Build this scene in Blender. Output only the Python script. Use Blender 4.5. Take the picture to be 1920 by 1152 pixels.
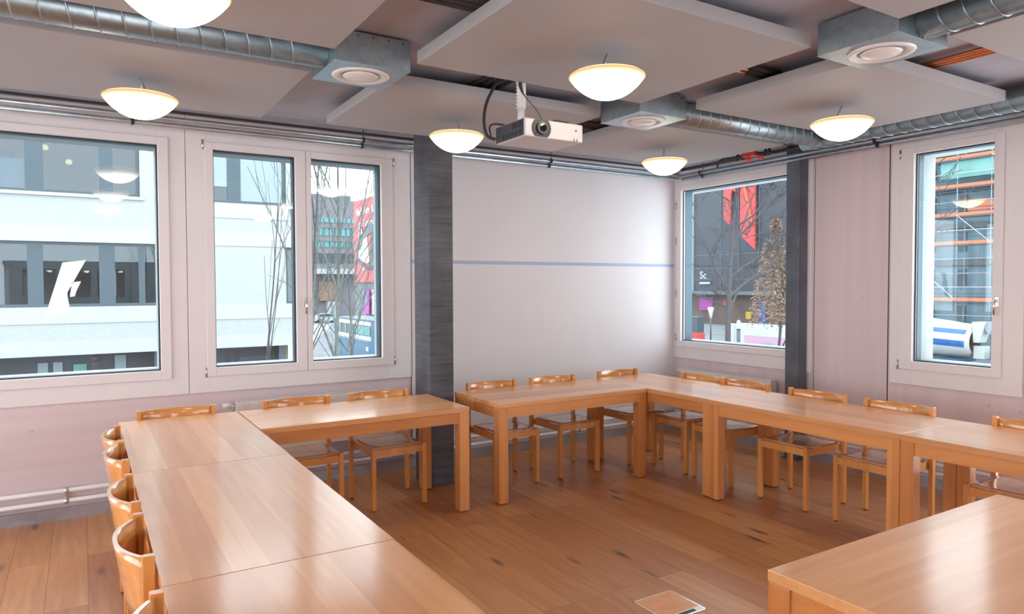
import bpy, bmesh, math, random
from mathutils import Vector, Matrix
for o in list(bpy.data.objects): bpy.data.objects.remove(o, do_unlink=True)
S = bpy.context.scene
COL = S.collection
# ------------------------------------------------------------------ camera
yaw, pit, rol = math.radians(31.6365), math.radians(1.7769), math.radians(-0.19123)
fw = Vector((math.sin(yaw)*math.cos(pit), math.cos(yaw)*math.cos(pit), -math.sin(pit)))
rt = Vector((math.cos(yaw), -math.sin(yaw), 0)); up = rt.cross(fw)
r2 = rt*math.cos(rol)+up*math.sin(rol); u2 = -rt*math.sin(rol)+up*math.cos(rol)
cd = bpy.data.cameras.new('camera'); cam = bpy.data.objects.new('camera', cd); COL.objects.link(cam)
M = Matrix((r2, u2, -fw)).transposed().to_4x4(); M.translation = (0, 0, 1.65)
cam.matrix_world = M
cd.sensor_width = 36; cd.sensor_fit = 'HORIZONTAL'; cd.lens = 36*1309.2164/1920; cd.clip_start = .05; cd.clip_end = 600
S.camera = cam
# ------------------------------------------------------------------ world, daylight, exposure
SKY = 3.4
w = bpy.data.worlds.new('overcast_sky'); S.world = w; w.use_nodes = True
bg = w.node_tree.nodes['Background']; bg.inputs[0].default_value = (.90, .955, 1.0, 1); bg.inputs[1].default_value = SKY
vs = S.view_settings
S.display_settings.display_device = 'sRGB'
vs.view_transform = 'Standard'; vs.look = 'None'; vs.gamma = 1; vs.use_curve_mapping = False; vs.exposure = 0.7
XW, YW, ZC = 5.82, 5.872, 2.95          # right wall, back wall, slab
XL, YR = -3.6, -3.4                      # left wall, rear wall
H90 = math.pi/2
WZ0, WZ1 = 1.016, 2.71                  # glass heights
BACKW = [(-2.95, -1.30), (-.93, .499), (.834, 2.304)]            # openings x
RIGHTW = [(4.30, 5.745), (2.54, 3.15)]  # openings y
RIGHT_FILL = [(-3.2, -1.75), (-1.6, -.1), (.05, 1.75)]   # unseen right-wall openings by the camera, made tall for fill daylight
REAR_FILL = [(1.40, 2.2)]  # unseen rear opening, added to let in fill daylight
LEFT_FILL = [(-3.2, -1.6), (-1.45, .2), (.35, 2.0), (2.15, 3.8), (3.95, 5.5)]  # unseen left-wall openings, widened to carry fill daylight

# ------------------------------------------------------------------ node helpers
def mat(name):
    m = bpy.data.materials.new(name); m.use_nodes = True
    nt = m.node_tree; p = nt.nodes['Principled BSDF']
    return m, nt, p
def N(nt, t, **k):
    n = nt.nodes.new(t)
    for a, b in k.items():
        if a.startswith('i_'):
            key = a[2:]; key = int(key) if key.isdigit() else key.replace('_', ' ')
            n.inputs[key].default_value = b
        else: setattr(n, a, b)
    return n
def L(nt, a, b): nt.links.new(a, b)
def ramp(nt, fac, stops):
    r = nt.nodes.new('ShaderNodeValToRGB'); e = r.color_ramp.elements
    while len(e) < len(stops): e.new(.5)
    for i, (p, c) in enumerate(stops): e[i].position = p; e[i].color = (*c, 1)
    L(nt, fac, r.inputs[0]); return r.outputs[0]
def mapping(nt, scale=(1, 1, 1), rot=(0, 0, 0), coord='Object'):
    t = N(nt, 'ShaderNodeTexCoord'); m = N(nt, 'ShaderNodeMapping')
    m.inputs['Scale'].default_value = scale; m.inputs['Rotation'].default_value = rot
    L(nt, t.outputs[coord], m.inputs[0]); return m.outputs[0]
def mixc(nt, fac, a, b, mode='MIX'):
    m = N(nt, 'ShaderNodeMix', data_type='RGBA', blend_type=mode)
    for v, s in ((fac, 0), (a, 6), (b, 7)):
        if hasattr(v, 'is_linked') or hasattr(v, 'node'): L(nt, v, m.inputs[s])
        else: m.inputs[s].default_value = v if s == 0 else (*v, 1)
    return m.outputs[2]
def math_(nt, op, a, b=0.0):
    m = N(nt, 'ShaderNodeMath', operation=op)
    for i, v in enumerate((a, b)):
        if hasattr(v, 'node'): L(nt, v, m.inputs[i])
        else: m.inputs[i].default_value = v
    return m.outputs[0]
def bump(nt, p, h, s=.2, d=.01):
    b = N(nt, 'ShaderNodeBump'); b.inputs['Strength'].default_value = s; b.inputs['Distance'].default_value = d
    L(nt, h, b.inputs['Height']); L(nt, b.outputs[0], p.inputs['Normal'])
def plain(name, c, rough=.5, metal=0, spec=.5, noise=0, nscale=8, bmp=0, coat=0):
    m, nt, p = mat(name)
    p.inputs['Roughness'].default_value = rough; p.inputs['Metallic'].default_value = metal
    p.inputs['Specular IOR Level'].default_value = spec; p.inputs['Coat Weight'].default_value = coat
    v = mapping(nt); n = N(nt, 'ShaderNodeTexNoise', i_Scale=nscale, i_Detail=4.0); L(nt, v, n.inputs['Vector'])
    lo = tuple(x*(1-noise) for x in c); hi = tuple(min(1, x*(1+noise)) for x in c)
    L(nt, ramp(nt, n.outputs[0], [(.3, lo), (.7, hi)]), p.inputs['Base Color'])
    if bmp: bump(nt, p, n.outputs[0], bmp)
    return m
def wood(name, dark, light, axis=0, stave=.11, rough=.3, coat=.3, contrast=1.0):
    """grain along 'axis'; staves split across the other horizontal axis"""
    m, nt, p = mat(name)
    t = N(nt, 'ShaderNodeTexCoord'); oi = N(nt, 'ShaderNodeObjectInfo')
    sep = N(nt, 'ShaderNodeSeparateXYZ'); L(nt, t.outputs['Object'], sep.inputs[0])
    cross = {0: 1, 1: 0, 2: 0}[axis]
    off = math_(nt, 'MULTIPLY', oi.outputs['Random'], 7.3)
    s = math_(nt, 'FLOOR', math_(nt, 'ADD', math_(nt, 'DIVIDE', sep.outputs[cross], stave), math_(nt, 'MULTIPLY', off, 3.1)))
    wn = N(nt, 'ShaderNodeTexWhiteNoise', noise_dimensions='2D')
    cb = N(nt, 'ShaderNodeCombineXYZ'); L(nt, s, cb.inputs[0]); L(nt, oi.outputs['Random'], cb.inputs[1]); L(nt, cb.outputs[0], wn.inputs[0])
    add = N(nt, 'ShaderNodeVectorMath', operation='ADD'); L(nt, t.outputs['Object'], add.inputs[0])
    cb2 = N(nt, 'ShaderNodeCombineXYZ'); L(nt, math_(nt, 'ADD', off, math_(nt, 'MULTIPLY', wn.outputs[0], 9)), cb2.inputs[0]); L(nt, off, cb2.inputs[1]); L(nt, math_(nt, 'MULTIPLY', wn.outputs[0], 5), cb2.inputs[2])
    L(nt, cb2.outputs[0], add.inputs[1])
    mp = N(nt, 'ShaderNodeMapping'); sc = [26, 26, 26]; sc[axis] = 1.3; mp.inputs['Scale'].default_value = sc
    L(nt, add.outputs[0], mp.inputs[0])
    g = N(nt, 'ShaderNodeTexNoise', i_Scale=1.0, i_Detail=6.0, i_Roughness=.6, i_Distortion=.6); L(nt, mp.outputs[0], g.inputs['Vector'])
    mp2 = N(nt, 'ShaderNodeMapping'); sc2 = [5, 5, 5]; sc2[axis] = .8; mp2.inputs['Scale'].default_value = sc2
    L(nt, add.outputs[0], mp2.inputs[0])
    g2 = N(nt, 'ShaderNodeTexNoise', i_Scale=1.0, i_Detail=2.0, i_Distortion=1.2); L(nt, mp2.outputs[0], g2.inputs['Vector'])
    f = math_(nt, 'ADD', math_(nt, 'MULTIPLY', g.outputs[0], .45), math_(nt, 'ADD', math_(nt, 'MULTIPLY', wn.outputs[0], .34*contrast), math_(nt, 'MULTIPLY', g2.outputs[0], .32)))
    L(nt, ramp(nt, f, [(.32, dark), (.80, light)]), p.inputs['Base Color'])
    p.inputs['Roughness'].default_value = rough; p.inputs['Coat Weight'].default_value = coat; p.inputs['Coat Roughness'].default_value = .15; p.inputs['Coat IOR'].default_value = 1.7 if coat > .6 else 1.5
    bump(nt, p, g.outputs[0], .06, .002)
    return m
MT = {}
MT['table'] = wood('honey_beech_top', (.56, .215, .062), (.80, .385, .15), 0, .115, .45, .65)
MT['table_leg'] = wood('honey_beech_leg', (.54, .19, .05), (.76, .33, .11), 2, .2, .38, .15)
MT['table_apron'] = wood('honey_beech_apron', (.50, .17, .045), (.74, .31, .10), 0, .2, .38, .15)
MT['chair'] = wood('lacquered_beech', (.62, .235, .06), (.84, .40, .125), 2, .2, .25, .5, .5)
MT['seat'] = wood('lacquered_beech_plywood', (.55, .24, .09), (.72, .37, .16), 1, .3, .12, .8, .4)
MT['back'] = wood('bent_beech_plywood', (.66, .25, .06), (.88, .42, .13), 0, .3, .18, .7, .4)
# floor planks
m, nt, p = mat('oiled_oak_planks')
v = mapping(nt, rot=(0, 0, H90))
br = N(nt, 'ShaderNodeTexBrick', offset=.37, offset_frequency=2); L(nt, v, br.inputs['Vector'])
for k, x in dict(Scale=1.0).items(): br.inputs[k].default_value = x
br.inputs['Color1'].default_value = (0, 0, 0, 1); br.inputs['Color2'].default_value = (1, 1, 1, 1); br.inputs['Mortar'].default_value = (.5, .5, .5, 1)
br.inputs['Mortar Size'].default_value = .0012; br.inputs['Mortar Smooth'].default_value = 0; br.inputs['Brick Width'].default_value = 2.1; br.inputs['Row Height'].default_value = .195
sep = N(nt, 'ShaderNodeSeparateColor'); L(nt, br.outputs['Color'], sep.inputs[0])
t = N(nt, 'ShaderNodeTexCoord'); cb = N(nt, 'ShaderNodeCombineXYZ'); L(nt, math_(nt, 'MULTIPLY', sep.outputs[0], 11), cb.inputs[0]); L(nt, math_(nt, 'MULTIPLY', sep.outputs[0], 17), cb.inputs[1])
ad = N(nt, 'ShaderNodeVectorMath', operation='ADD'); L(nt, t.outputs['Object'], ad.inputs[0]); L(nt, cb.outputs[0], ad.inputs[1])
mp = N(nt, 'ShaderNodeMapping'); mp.inputs['Scale'].default_value = (16, 1.1, 1); L(nt, ad.outputs[0], mp.inputs[0])
g = N(nt, 'ShaderNodeTexNoise', i_Scale=1.0, i_Detail=7.0, i_Roughness=.6, i_Distortion=1.4); L(nt, mp.outputs[0], g.inputs['Vector'])
mp = N(nt, 'ShaderNodeMapping'); mp.inputs['Scale'].default_value = (3.2, .9, 1); L(nt, ad.outputs[0], mp.inputs[0])
vo = N(nt, 'ShaderNodeTexVoronoi', i_Scale=1.6); L(nt, mp.outputs[0], vo.inputs['Vector'])
g3 = N(nt, 'ShaderNodeTexNoise', i_Scale=1.2, i_Detail=2.0); L(nt, ad.outputs[0], g3.inputs['Vector'])
f = math_(nt, 'ADD', math_(nt, 'MULTIPLY', g.outputs[0], .62), math_(nt, 'ADD', math_(nt, 'MULTIPLY', sep.outputs[0], .26), math_(nt, 'MULTIPLY', g3.outputs[0], .25)))
base = ramp(nt, f, [(.30, (.31, .110, .038)), (.52, (.43, .172, .062)), (.80, (.57, .275, .115))])
knot = ramp(nt, vo.outputs['Distance'], [(.0, (1, 1, 1)), (.06, (.75, .75, .75)), (.15, (0, 0, 0))])
c = mixc(nt, knot, base, (.045, .026, .02))
c = mixc(nt, br.outputs['Fac'], c, (.12, .05, .02))
L(nt, c, p.inputs['Base Color']); p.inputs['Roughness'].default_value = .36; p.inputs['Specular IOR Level'].default_value = .45
bump(nt, p, g.outputs[0], .08, .003)
MT['floor'] = m
# pink glazed spruce
def pinkwood(name, c, ax):
    m, nt, p = mat(name)
    t = N(nt, 'ShaderNodeTexCoord'); mp = N(nt, 'ShaderNodeMapping'); sc = [9, 9, 9]; sc[ax] = .35; mp.inputs['Scale'].default_value = sc; L(nt, t.outputs['Object'], mp.inputs[0])
    g = N(nt, 'ShaderNodeTexNoise', i_Scale=1.0, i_Detail=4.0); L(nt, mp.outputs[0], g.inputs['Vector'])
    base = ramp(nt, g.outputs[0], [(.3, tuple(x*.93 for x in c)), (.7, tuple(min(1, x*1.06) for x in c))])
    mp = N(nt, 'ShaderNodeMapping'); sc = [3.3, 3.3, 3.3]; sc[ax] = 2.6; mp.inputs['Scale'].default_value = sc; L(nt, t.outputs['Object'], mp.inputs[0])
    vo = N(nt, 'ShaderNodeTexVoronoi', i_Scale=1.9); L(nt, mp.outputs[0], vo.inputs['Vector'])
    k = ramp(nt, vo.outputs['Distance'], [(.0, (.55, .55, .55)), (.05, (.35, .35, .35)), (.085, (0, 0, 0))])
    L(nt, mixc(nt, k, base, (.33, .22, .24)), p.inputs['Base Color']); p.inputs['Roughness'].default_value = .55
    return m
MT['pink'] = pinkwood('pink_glazed_spruce', (.70, .585, .615), 2)
MT['pinkh'] = pinkwood('pink_glazed_spruce_boards', (.71, .59, .62), 0)
MT['frame'] = plain('pale_lacquered_frame', (.80, .75, .765), .35, noise=.02, nscale=3)
MT['white'] = plain('white_wall_board', (.80, .765, .79), .55, noise=.02, nscale=2)
MT['plaster'] = plain('white_plaster', (.78, .75, .75), .8, noise=.03)
MT['extplaster'] = plain('outer_white_render', (.40, .43, .43), .8, noise=.03)
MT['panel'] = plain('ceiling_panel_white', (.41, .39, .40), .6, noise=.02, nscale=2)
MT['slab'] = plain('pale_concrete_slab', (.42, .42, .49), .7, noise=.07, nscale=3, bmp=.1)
MT['tape'] = plain('pale_blue_tape', (.42, .50, .70), .5)
MT['rad'] = plain('radiator_enamel', (.80, .77, .76), .3)
MT['black'] = plain('black_plastic', (.02, .02, .022), .45)
MT['dark'] = plain('dark_rubber', (.03, .028, .03), .6)
MT['proj'] = plain('projector_white', (.58, .55, .57), .35)
MT['projd'] = plain('projector_dark_grey', (.05, .05, .065), .4, noise=.3, nscale=30)
MT['chrome'] = plain('brushed_chrome', (.72, .70, .68), .2, 1)
MT['copper'] = plain('copper_pipe', (.62, .22, .10), .35, .8)
MT['red'] = plain('red_valve_paint', (.75, .06, .05), .4)
MT['lens'] = plain('lens_glass', (.01, .01, .012), .05, coat=1)
def galv(name, c, rough, sc=40):
    m, nt, p = mat(name)
    v = mapping(nt); vo = N(nt, 'ShaderNodeTexVoronoi', i_Scale=sc); L(nt, v, vo.inputs['Vector'])
    n = N(nt, 'ShaderNodeTexNoise', i_Scale=3.0, i_Detail=3.0); L(nt, v, n.inputs['Vector'])
    s = N(nt, 'ShaderNodeSeparateColor'); L(nt, vo.outputs['Color'], s.inputs[0])
    f = math_(nt, 'ADD', math_(nt, 'MULTIPLY', s.outputs[0], .4), math_(nt, 'MULTIPLY', n.outputs[0], .6))
    L(nt, ramp(nt, f, [(.2, tuple(x*.85 for x in c)), (.8, tuple(x*1.12 for x in c))]), p.inputs['Base Color'])
    p.inputs['Metallic'].default_value = .85; p.inputs['Roughness'].default_value = rough
    return m
MT['galv'] = galv('galvanised_sheet', (.38, .45, .49), .36)
MT['pipe'] = galv('galvanised_conduit', (.50, .55, .60), .28, 15)
MT['base'] = galv('brushed_metal_skirting', (.50, .54, .62), .42, 8)
# concrete & steel columns
m, nt, p = mat('board_marked_concrete')
t = N(nt, 'ShaderNodeTexCoord'); mp = N(nt, 'ShaderNodeMapping'); mp.inputs['Scale'].default_value = (3, 3, 46); L(nt, t.outputs['Object'], mp.inputs[0])
g = N(nt, 'ShaderNodeTexNoise', i_Scale=1.0, i_Detail=7.0, i_Roughness=.7); L(nt, mp.outputs[0], g.inputs['Vector'])
g2 = N(nt, 'ShaderNodeTexNoise', i_Scale=3.0, i_Detail=3.0); L(nt, t.outputs['Object'], g2.inputs['Vector'])
f = math_(nt, 'ADD', math_(nt, 'MULTIPLY', g.outputs[0], .6), math_(nt, 'MULTIPLY', g2.outputs[0], .4))
L(nt, ramp(nt, f, [(.36, (.045, .046, .057)), (.64, (.125, .121, .142))]), p.inputs['Base Color']); p.inputs['Roughness'].default_value = .6
bump(nt, p, g.outputs[0], .25, .004); MT['conc'] = m
MT['steel'] = plain('dark_grey_steel_paint', (.10, .115, .145), .32, noise=.25, nscale=5)
# glass
def glassmat(name, tint, ior=1.5):
    m = bpy.data.materials.new(name); m.use_nodes = True; nt = m.node_tree; nt.nodes.clear()
    o = N(nt, 'ShaderNodeOutputMaterial'); mx = N(nt, 'ShaderNodeMixShader'); tr = N(nt, 'ShaderNodeBsdfTransparent'); gl = N(nt, 'ShaderNodeBsdfGlossy'); fr = N(nt, 'ShaderNodeFresnel')
    tr.inputs[0].default_value = (*tint, 1); gl.inputs['Roughness'].default_value = 0.0; gl.inputs[0].default_value = (.95, .97, 1, 1); fr.inputs[0].default_value = ior
    ge = N(nt, 'ShaderNodeNewGeometry'); mi = N(nt, 'ShaderNodeMix', data_type='FLOAT'); mi.inputs[2].default_value = ior; mi.inputs[3].default_value = 1/ior
    L(nt, ge.outputs['Backfacing'], mi.inputs[0]); L(nt, mi.outputs[0], fr.inputs[0])   # same reflectance on both faces of the thin pane
    L(nt, fr.outputs[0], mx.inputs[0]); L(nt, tr.outputs[0], mx.inputs[1]); L(nt, gl.outputs[0], mx.inputs[2]); L(nt, mx.outputs[0], o.inputs[0])
    return m
MT['glass'] = glassmat('coated_window_glass', (.925, .962, .968))
MT['glass2'] = glassmat('dark_facade_glass', (.55, .65, .70), 1.7)
MT['alu'] = plain('teal_grey_aluminium_frame', (.035, .085, .115), .4, .3)
# lamp shade: opal glass brightest over the bulb
m = bpy.data.materials.new('lit_opal_glass'); m.use_nodes = True; nt = m.node_tree; nt.nodes.clear()
o = N(nt, 'ShaderNodeOutputMaterial'); em = N(nt, 'ShaderNodeEmission')
t = N(nt, 'ShaderNodeTexCoord'); sp = N(nt, 'ShaderNodeSeparateXYZ'); L(nt, t.outputs['Object'], sp.inputs[0])
rr = math_(nt, 'SQRT', math_(nt, 'ADD', math_(nt, 'MULTIPLY', sp.outputs[0], sp.outputs[0]), math_(nt, 'MULTIPLY', sp.outputs[1], sp.outputs[1])))
L(nt, ramp(nt, math_(nt, 'DIVIDE', rr, .193), [(.0, (1, .90, .76)), (.76, (.80, .70, .55)), (.91, (.20, .155, .10)), (.98, (.085, .055, .028)), (1.0, (.07, .04, .018))]), em.inputs[0]); em.inputs[1].default_value = 9.0
L(nt, em.outputs[0], o.inputs[0]); MT['lamp'] = m
def emis(name, c, s):
    m = bpy.data.materials.new(name); m.use_nodes = True; nt = m.node_tree; nt.nodes.clear()
    o = N(nt, 'ShaderNodeOutputMaterial'); em = N(nt, 'ShaderNodeEmission'); em.inputs[0].default_value = (*c, 1); em.inputs[1].default_value = s
    L(nt, em.outputs[0], o.inputs[0]); return m
MT['warm'] = emis('warm_bulb', (1, .6, .25), 1.4)
# ------------------------------------------------------------------ mesh helpers
class MB:
    def __init__(s): s.bm = bmesh.new()
    def box(s, x0, x1, y0, y1, z0, z1):
        vs_ = [s.bm.verts.new((x, y, z)) for z in (z0, z1) for y in (y0, y1) for x in (x0, x1)]
        for f in ((0, 2, 3, 1), (4, 5, 7, 6), (0, 1, 5, 4), (2, 6, 7, 3), (0, 4, 6, 2), (1, 3, 7, 5)): s.bm.faces.new([vs_[i] for i in f])
        return s
    def hexa(s, pts):
        vs_ = [s.bm.verts.new(p) for p in pts]
        for f in ((0, 2, 3, 1), (4, 5, 7, 6), (0, 1, 5, 4), (2, 6, 7, 3), (0, 4, 6, 2), (1, 3, 7, 5)): s.bm.faces.new([vs_[i] for i in f])
        return s
    def tube(s, pts, r, n=10, caps=True):
        pts = [Vector(p) for p in pts]; rs = r if isinstance(r, (list, tuple)) else [r]*len(pts)
        rings = []; ref = None
        for i, p in enumerate(pts):
            d = (pts[min(i+1, len(pts)-1)]-pts[max(i-1, 0)]).normalized()
            if ref is None: ref = Vector((0, 0, 1)) if abs(d.z) < .9 else Vector((1, 0, 0))
            a = d.cross(ref)
            if a.length < 1e-4: a = d.orthogonal()
            a.normalize(); b = a.cross(d); ref = b
            rings.append([s.bm.verts.new(p+(a*math.cos(2*math.pi*k/n)+b*math.sin(2*math.pi*k/n))*rs[i]) for k in range(n)])
        for A, B in zip(rings, rings[1:]):
            for k in range(n): s.bm.faces.new((A[k], A[(k+1) % n], B[(k+1) % n], B[k])).smooth = True
        if caps: s.bm.faces.new(rings[0]); s.bm.faces.new(rings[-1][::-1])
        return s
    def soft(s, pts, r, n=10, m=6):
        P_ = [Vector(p) for p in pts]; rs = r if isinstance(r, (list, tuple)) else [r]*len(P_); o = []; q = []
        for i in range(len(P_)-1):
            a, b, c, d = P_[max(i-1, 0)], P_[i], P_[i+1], P_[min(i+2, len(P_)-1)]
            for k in range(m):
                t = k/m; o.append(.5*((2*b)+(c-a)*t+(2*a-5*b+4*c-d)*t*t+(3*b-a-3*c+d)*t**3)); q.append(rs[i]*(1-t)+rs[i+1]*t)
        o.append(P_[-1]); q.append(rs[-1]); return s.tube(o, q, n)
    def lathe(s, prof, n=32, o=(0, 0, 0)):
        o = Vector(o); rings = []
        for r, z in prof:
            if r < 1e-6: rings.append([s.bm.verts.new(o+Vector((0, 0, z)))])
            else: rings.append([s.bm.verts.new(o+Vector((r*math.cos(2*math.pi*k/n), r*math.sin(2*math.pi*k/n), z))) for k in range(n)])
        for A, B in zip(rings, rings[1:]):
            for k in range(n):
                a = A[k % len(A)]; b = A[(k+1) % len(A)]; c = B[(k+1) % len(B)]; d = B[k % len(B)]
                q = []
                for v_ in (a, b, c, d):
                    if v_ not in q: q.append(v_)
                if len(q) > 2: s.bm.faces.new(q).smooth = True
        return s
    def prism(s, poly, ex):
        """poly: list of 3D points, extruded by vector ex"""
        ex = Vector(ex); A = [s.bm.verts.new(p) for p in poly]; B = [s.bm.verts.new(Vector(p)+ex) for p in poly]; n = len(A)
        s.bm.faces.new(A); s.bm.faces.new(B[::-1])
        for i in range(n): s.bm.faces.new((A[i], B[i], B[(i+1) % n], A[(i+1) % n]))
        return s
    def build(s, name, m, parent=None, loc=(0, 0, 0), bevel=0, kind=None):
        bmesh.ops.recalc_face_normals(s.bm, faces=s.bm.faces)
        me = bpy.data.meshes.new(name); s.bm.to_mesh(me); s.bm.free(); me.materials.append(MT[m] if isinstance(m, str) else m)
        o = bpy.data.objects.new(name, me); COL.objects.link(o); o.location = loc
        if parent: o.parent = parent
        if bevel:
            b = o.modifiers.new('bevel', 'BEVEL'); b.width = bevel; b.segments = 2; b.limit_method = 'ANGLE'
        if kind: o['kind'] = kind
        return o
def tag(o, label, cat, group=None, kind=None):
    o['label'] = label; o['category'] = cat
    if group: o['group'] = group
    if kind: o['kind'] = kind
    return o
def empty(name, loc=(0, 0, 0), rz=0):
    o = bpy.data.objects.new(name, None); COL.objects.link(o); o.location = loc; o.rotation_euler = (0, 0, rz); o.empty_display_size = .1
    return o
def dup(root, loc, rz=0, label=None):
    r = root.copy(); COL.objects.link(r); r.location = loc; r.rotation_euler = (0, 0, rz)
    if label: r['label'] = label
    for ch in list(root.children):
        c = ch.copy(); COL.objects.link(c); c.parent = r
        for g_ in list(ch.children):
            d = g_.copy(); COL.objects.link(d); d.parent = c
    return r
def text(body, size, m, name, loc, X, Y, parent=None, bold=.0, ext=.002, align='LEFT', sx=1):
    cu = bpy.data.curves.new(name, 'FONT'); cu.body = body; cu.size = size; cu.extrude = ext; cu.offset = bold; cu.align_x = align; cu.resolution_u = 4
    tmp = bpy.data.objects.new('tmp', cu); COL.objects.link(tmp)
    dg = bpy.context.evaluated_depsgraph_get(); me = bpy.data.meshes.new_from_object(tmp.evaluated_get(dg)); bpy.data.objects.remove(tmp)
    me.materials.clear(); me.materials.append(m)
    o = bpy.data.objects.new(name, me); COL.objects.link(o)
    X = Vector(X); Y = Vector(Y); R = Matrix((X*sx, Y, X.cross(Y))).transposed().to_4x4(); R.translation = loc; o.matrix_world = R
    if parent: o.parent = parent
    return o

# ------------------------------------------------------------------ SETTING
T = .30
MB().box(XL-.3, XW+.3, YR-.3, YW+.3, -.15, 0).build('floor', 'floor', kind='structure')
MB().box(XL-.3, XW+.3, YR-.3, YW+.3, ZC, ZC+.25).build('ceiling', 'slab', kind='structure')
def wall(name, m, axis, a, b, c0, c1, openings, z0=0, z1=ZC):
    """axis 'x': runs along x between a..b, thickness c0..c1 in y"""
    mb = MB(); cur = a
    def bx(u0, u1, q0, q1):
        if u1-u0 < 1e-4 or q1-q0 < 1e-4: return
        if axis == 'x': mb.box(u0, u1, c0, c1, q0, q1)
        else: mb.box(c0, c1, u0, u1, q0, q1)
    for (u0, u1, q0, q1) in sorted(openings):
        bx(cur, u0, z0, z1); bx(u0, u1, z0, q0); bx(u0, u1, q1, z1); cur = u1
    bx(cur, b, z0, z1)
    return mb.build(name, m, kind='structure')
wall('wall_back', 'pinkh', 'x', XL, XW, YW, YW+.05, [(a, b, WZ0, WZ1) for a, b in BACKW])
wall('wall_back_shell', 'extplaster', 'x', XL, XW+T, YW+.05, YW+T, [(a, b, WZ0, WZ1) for a, b in BACKW], -.15)
wall('wall_right', 'pink', 'y', YR, YW, XW, XW+.05, [(a, b, WZ0, WZ1) for a, b in RIGHTW]+[(a, b, .12, 2.8) for a, b in RIGHT_FILL])
wall('wall_right_shell', 'extplaster', 'y', YR, YW+.05, XW+.05, XW+T, [(4.30, 5.90, WZ0, WZ1), (2.54, 3.15, WZ0, WZ1)]+[(a, b, .12, 2.8) for a, b in RIGHT_FILL], -.15)
wall('wall_rear', 'plaster', 'x', XL, XW, YR-.25, YR, [(a, b, .3, 2.8) for a, b in REAR_FILL])

mb = MB(); cur = YR
for a, b in LEFT_FILL: mb.box(XL-.25, XL, cur, a, 0, ZC); mb.box(XL-.25, XL, a, b, 0, .35); mb.box(XL-.25, XL, a, b, 2.7, ZC); cur = b
mb.box(XL-.25, XL, cur, YW, 0, ZC); mb.build('wall_left', 'plaster', kind='structure')
MB().box(2.545, XW-.0005, YW-.012, YW, 0, ZC).build('wall_back_white_board', 'white', kind='structure')
MB().box(XL, XW-.02, YW-.034, YW-.0125, 0, .085).build('baseboard_back', 'base', kind='structure')
MB().box(XW-.022, XW, YR, YW-.036, 0, .085).build('baseboard_right', 'base', kind='structure')
# joints of the wall boards
MB().box(XW-.004, XW, 3.360, 3.367, .09, ZC).build('trim_1', 'dark', kind='structure')
MB().box(XW-.003, XW, 4.066, 4.070, .09, ZC).build('trim_2', 'dark', kind='structure')
MB().box(2.534, 2.538, YW-.003, YW, .09, ZC).build('trim_3', 'dark', kind='structure')

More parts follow.
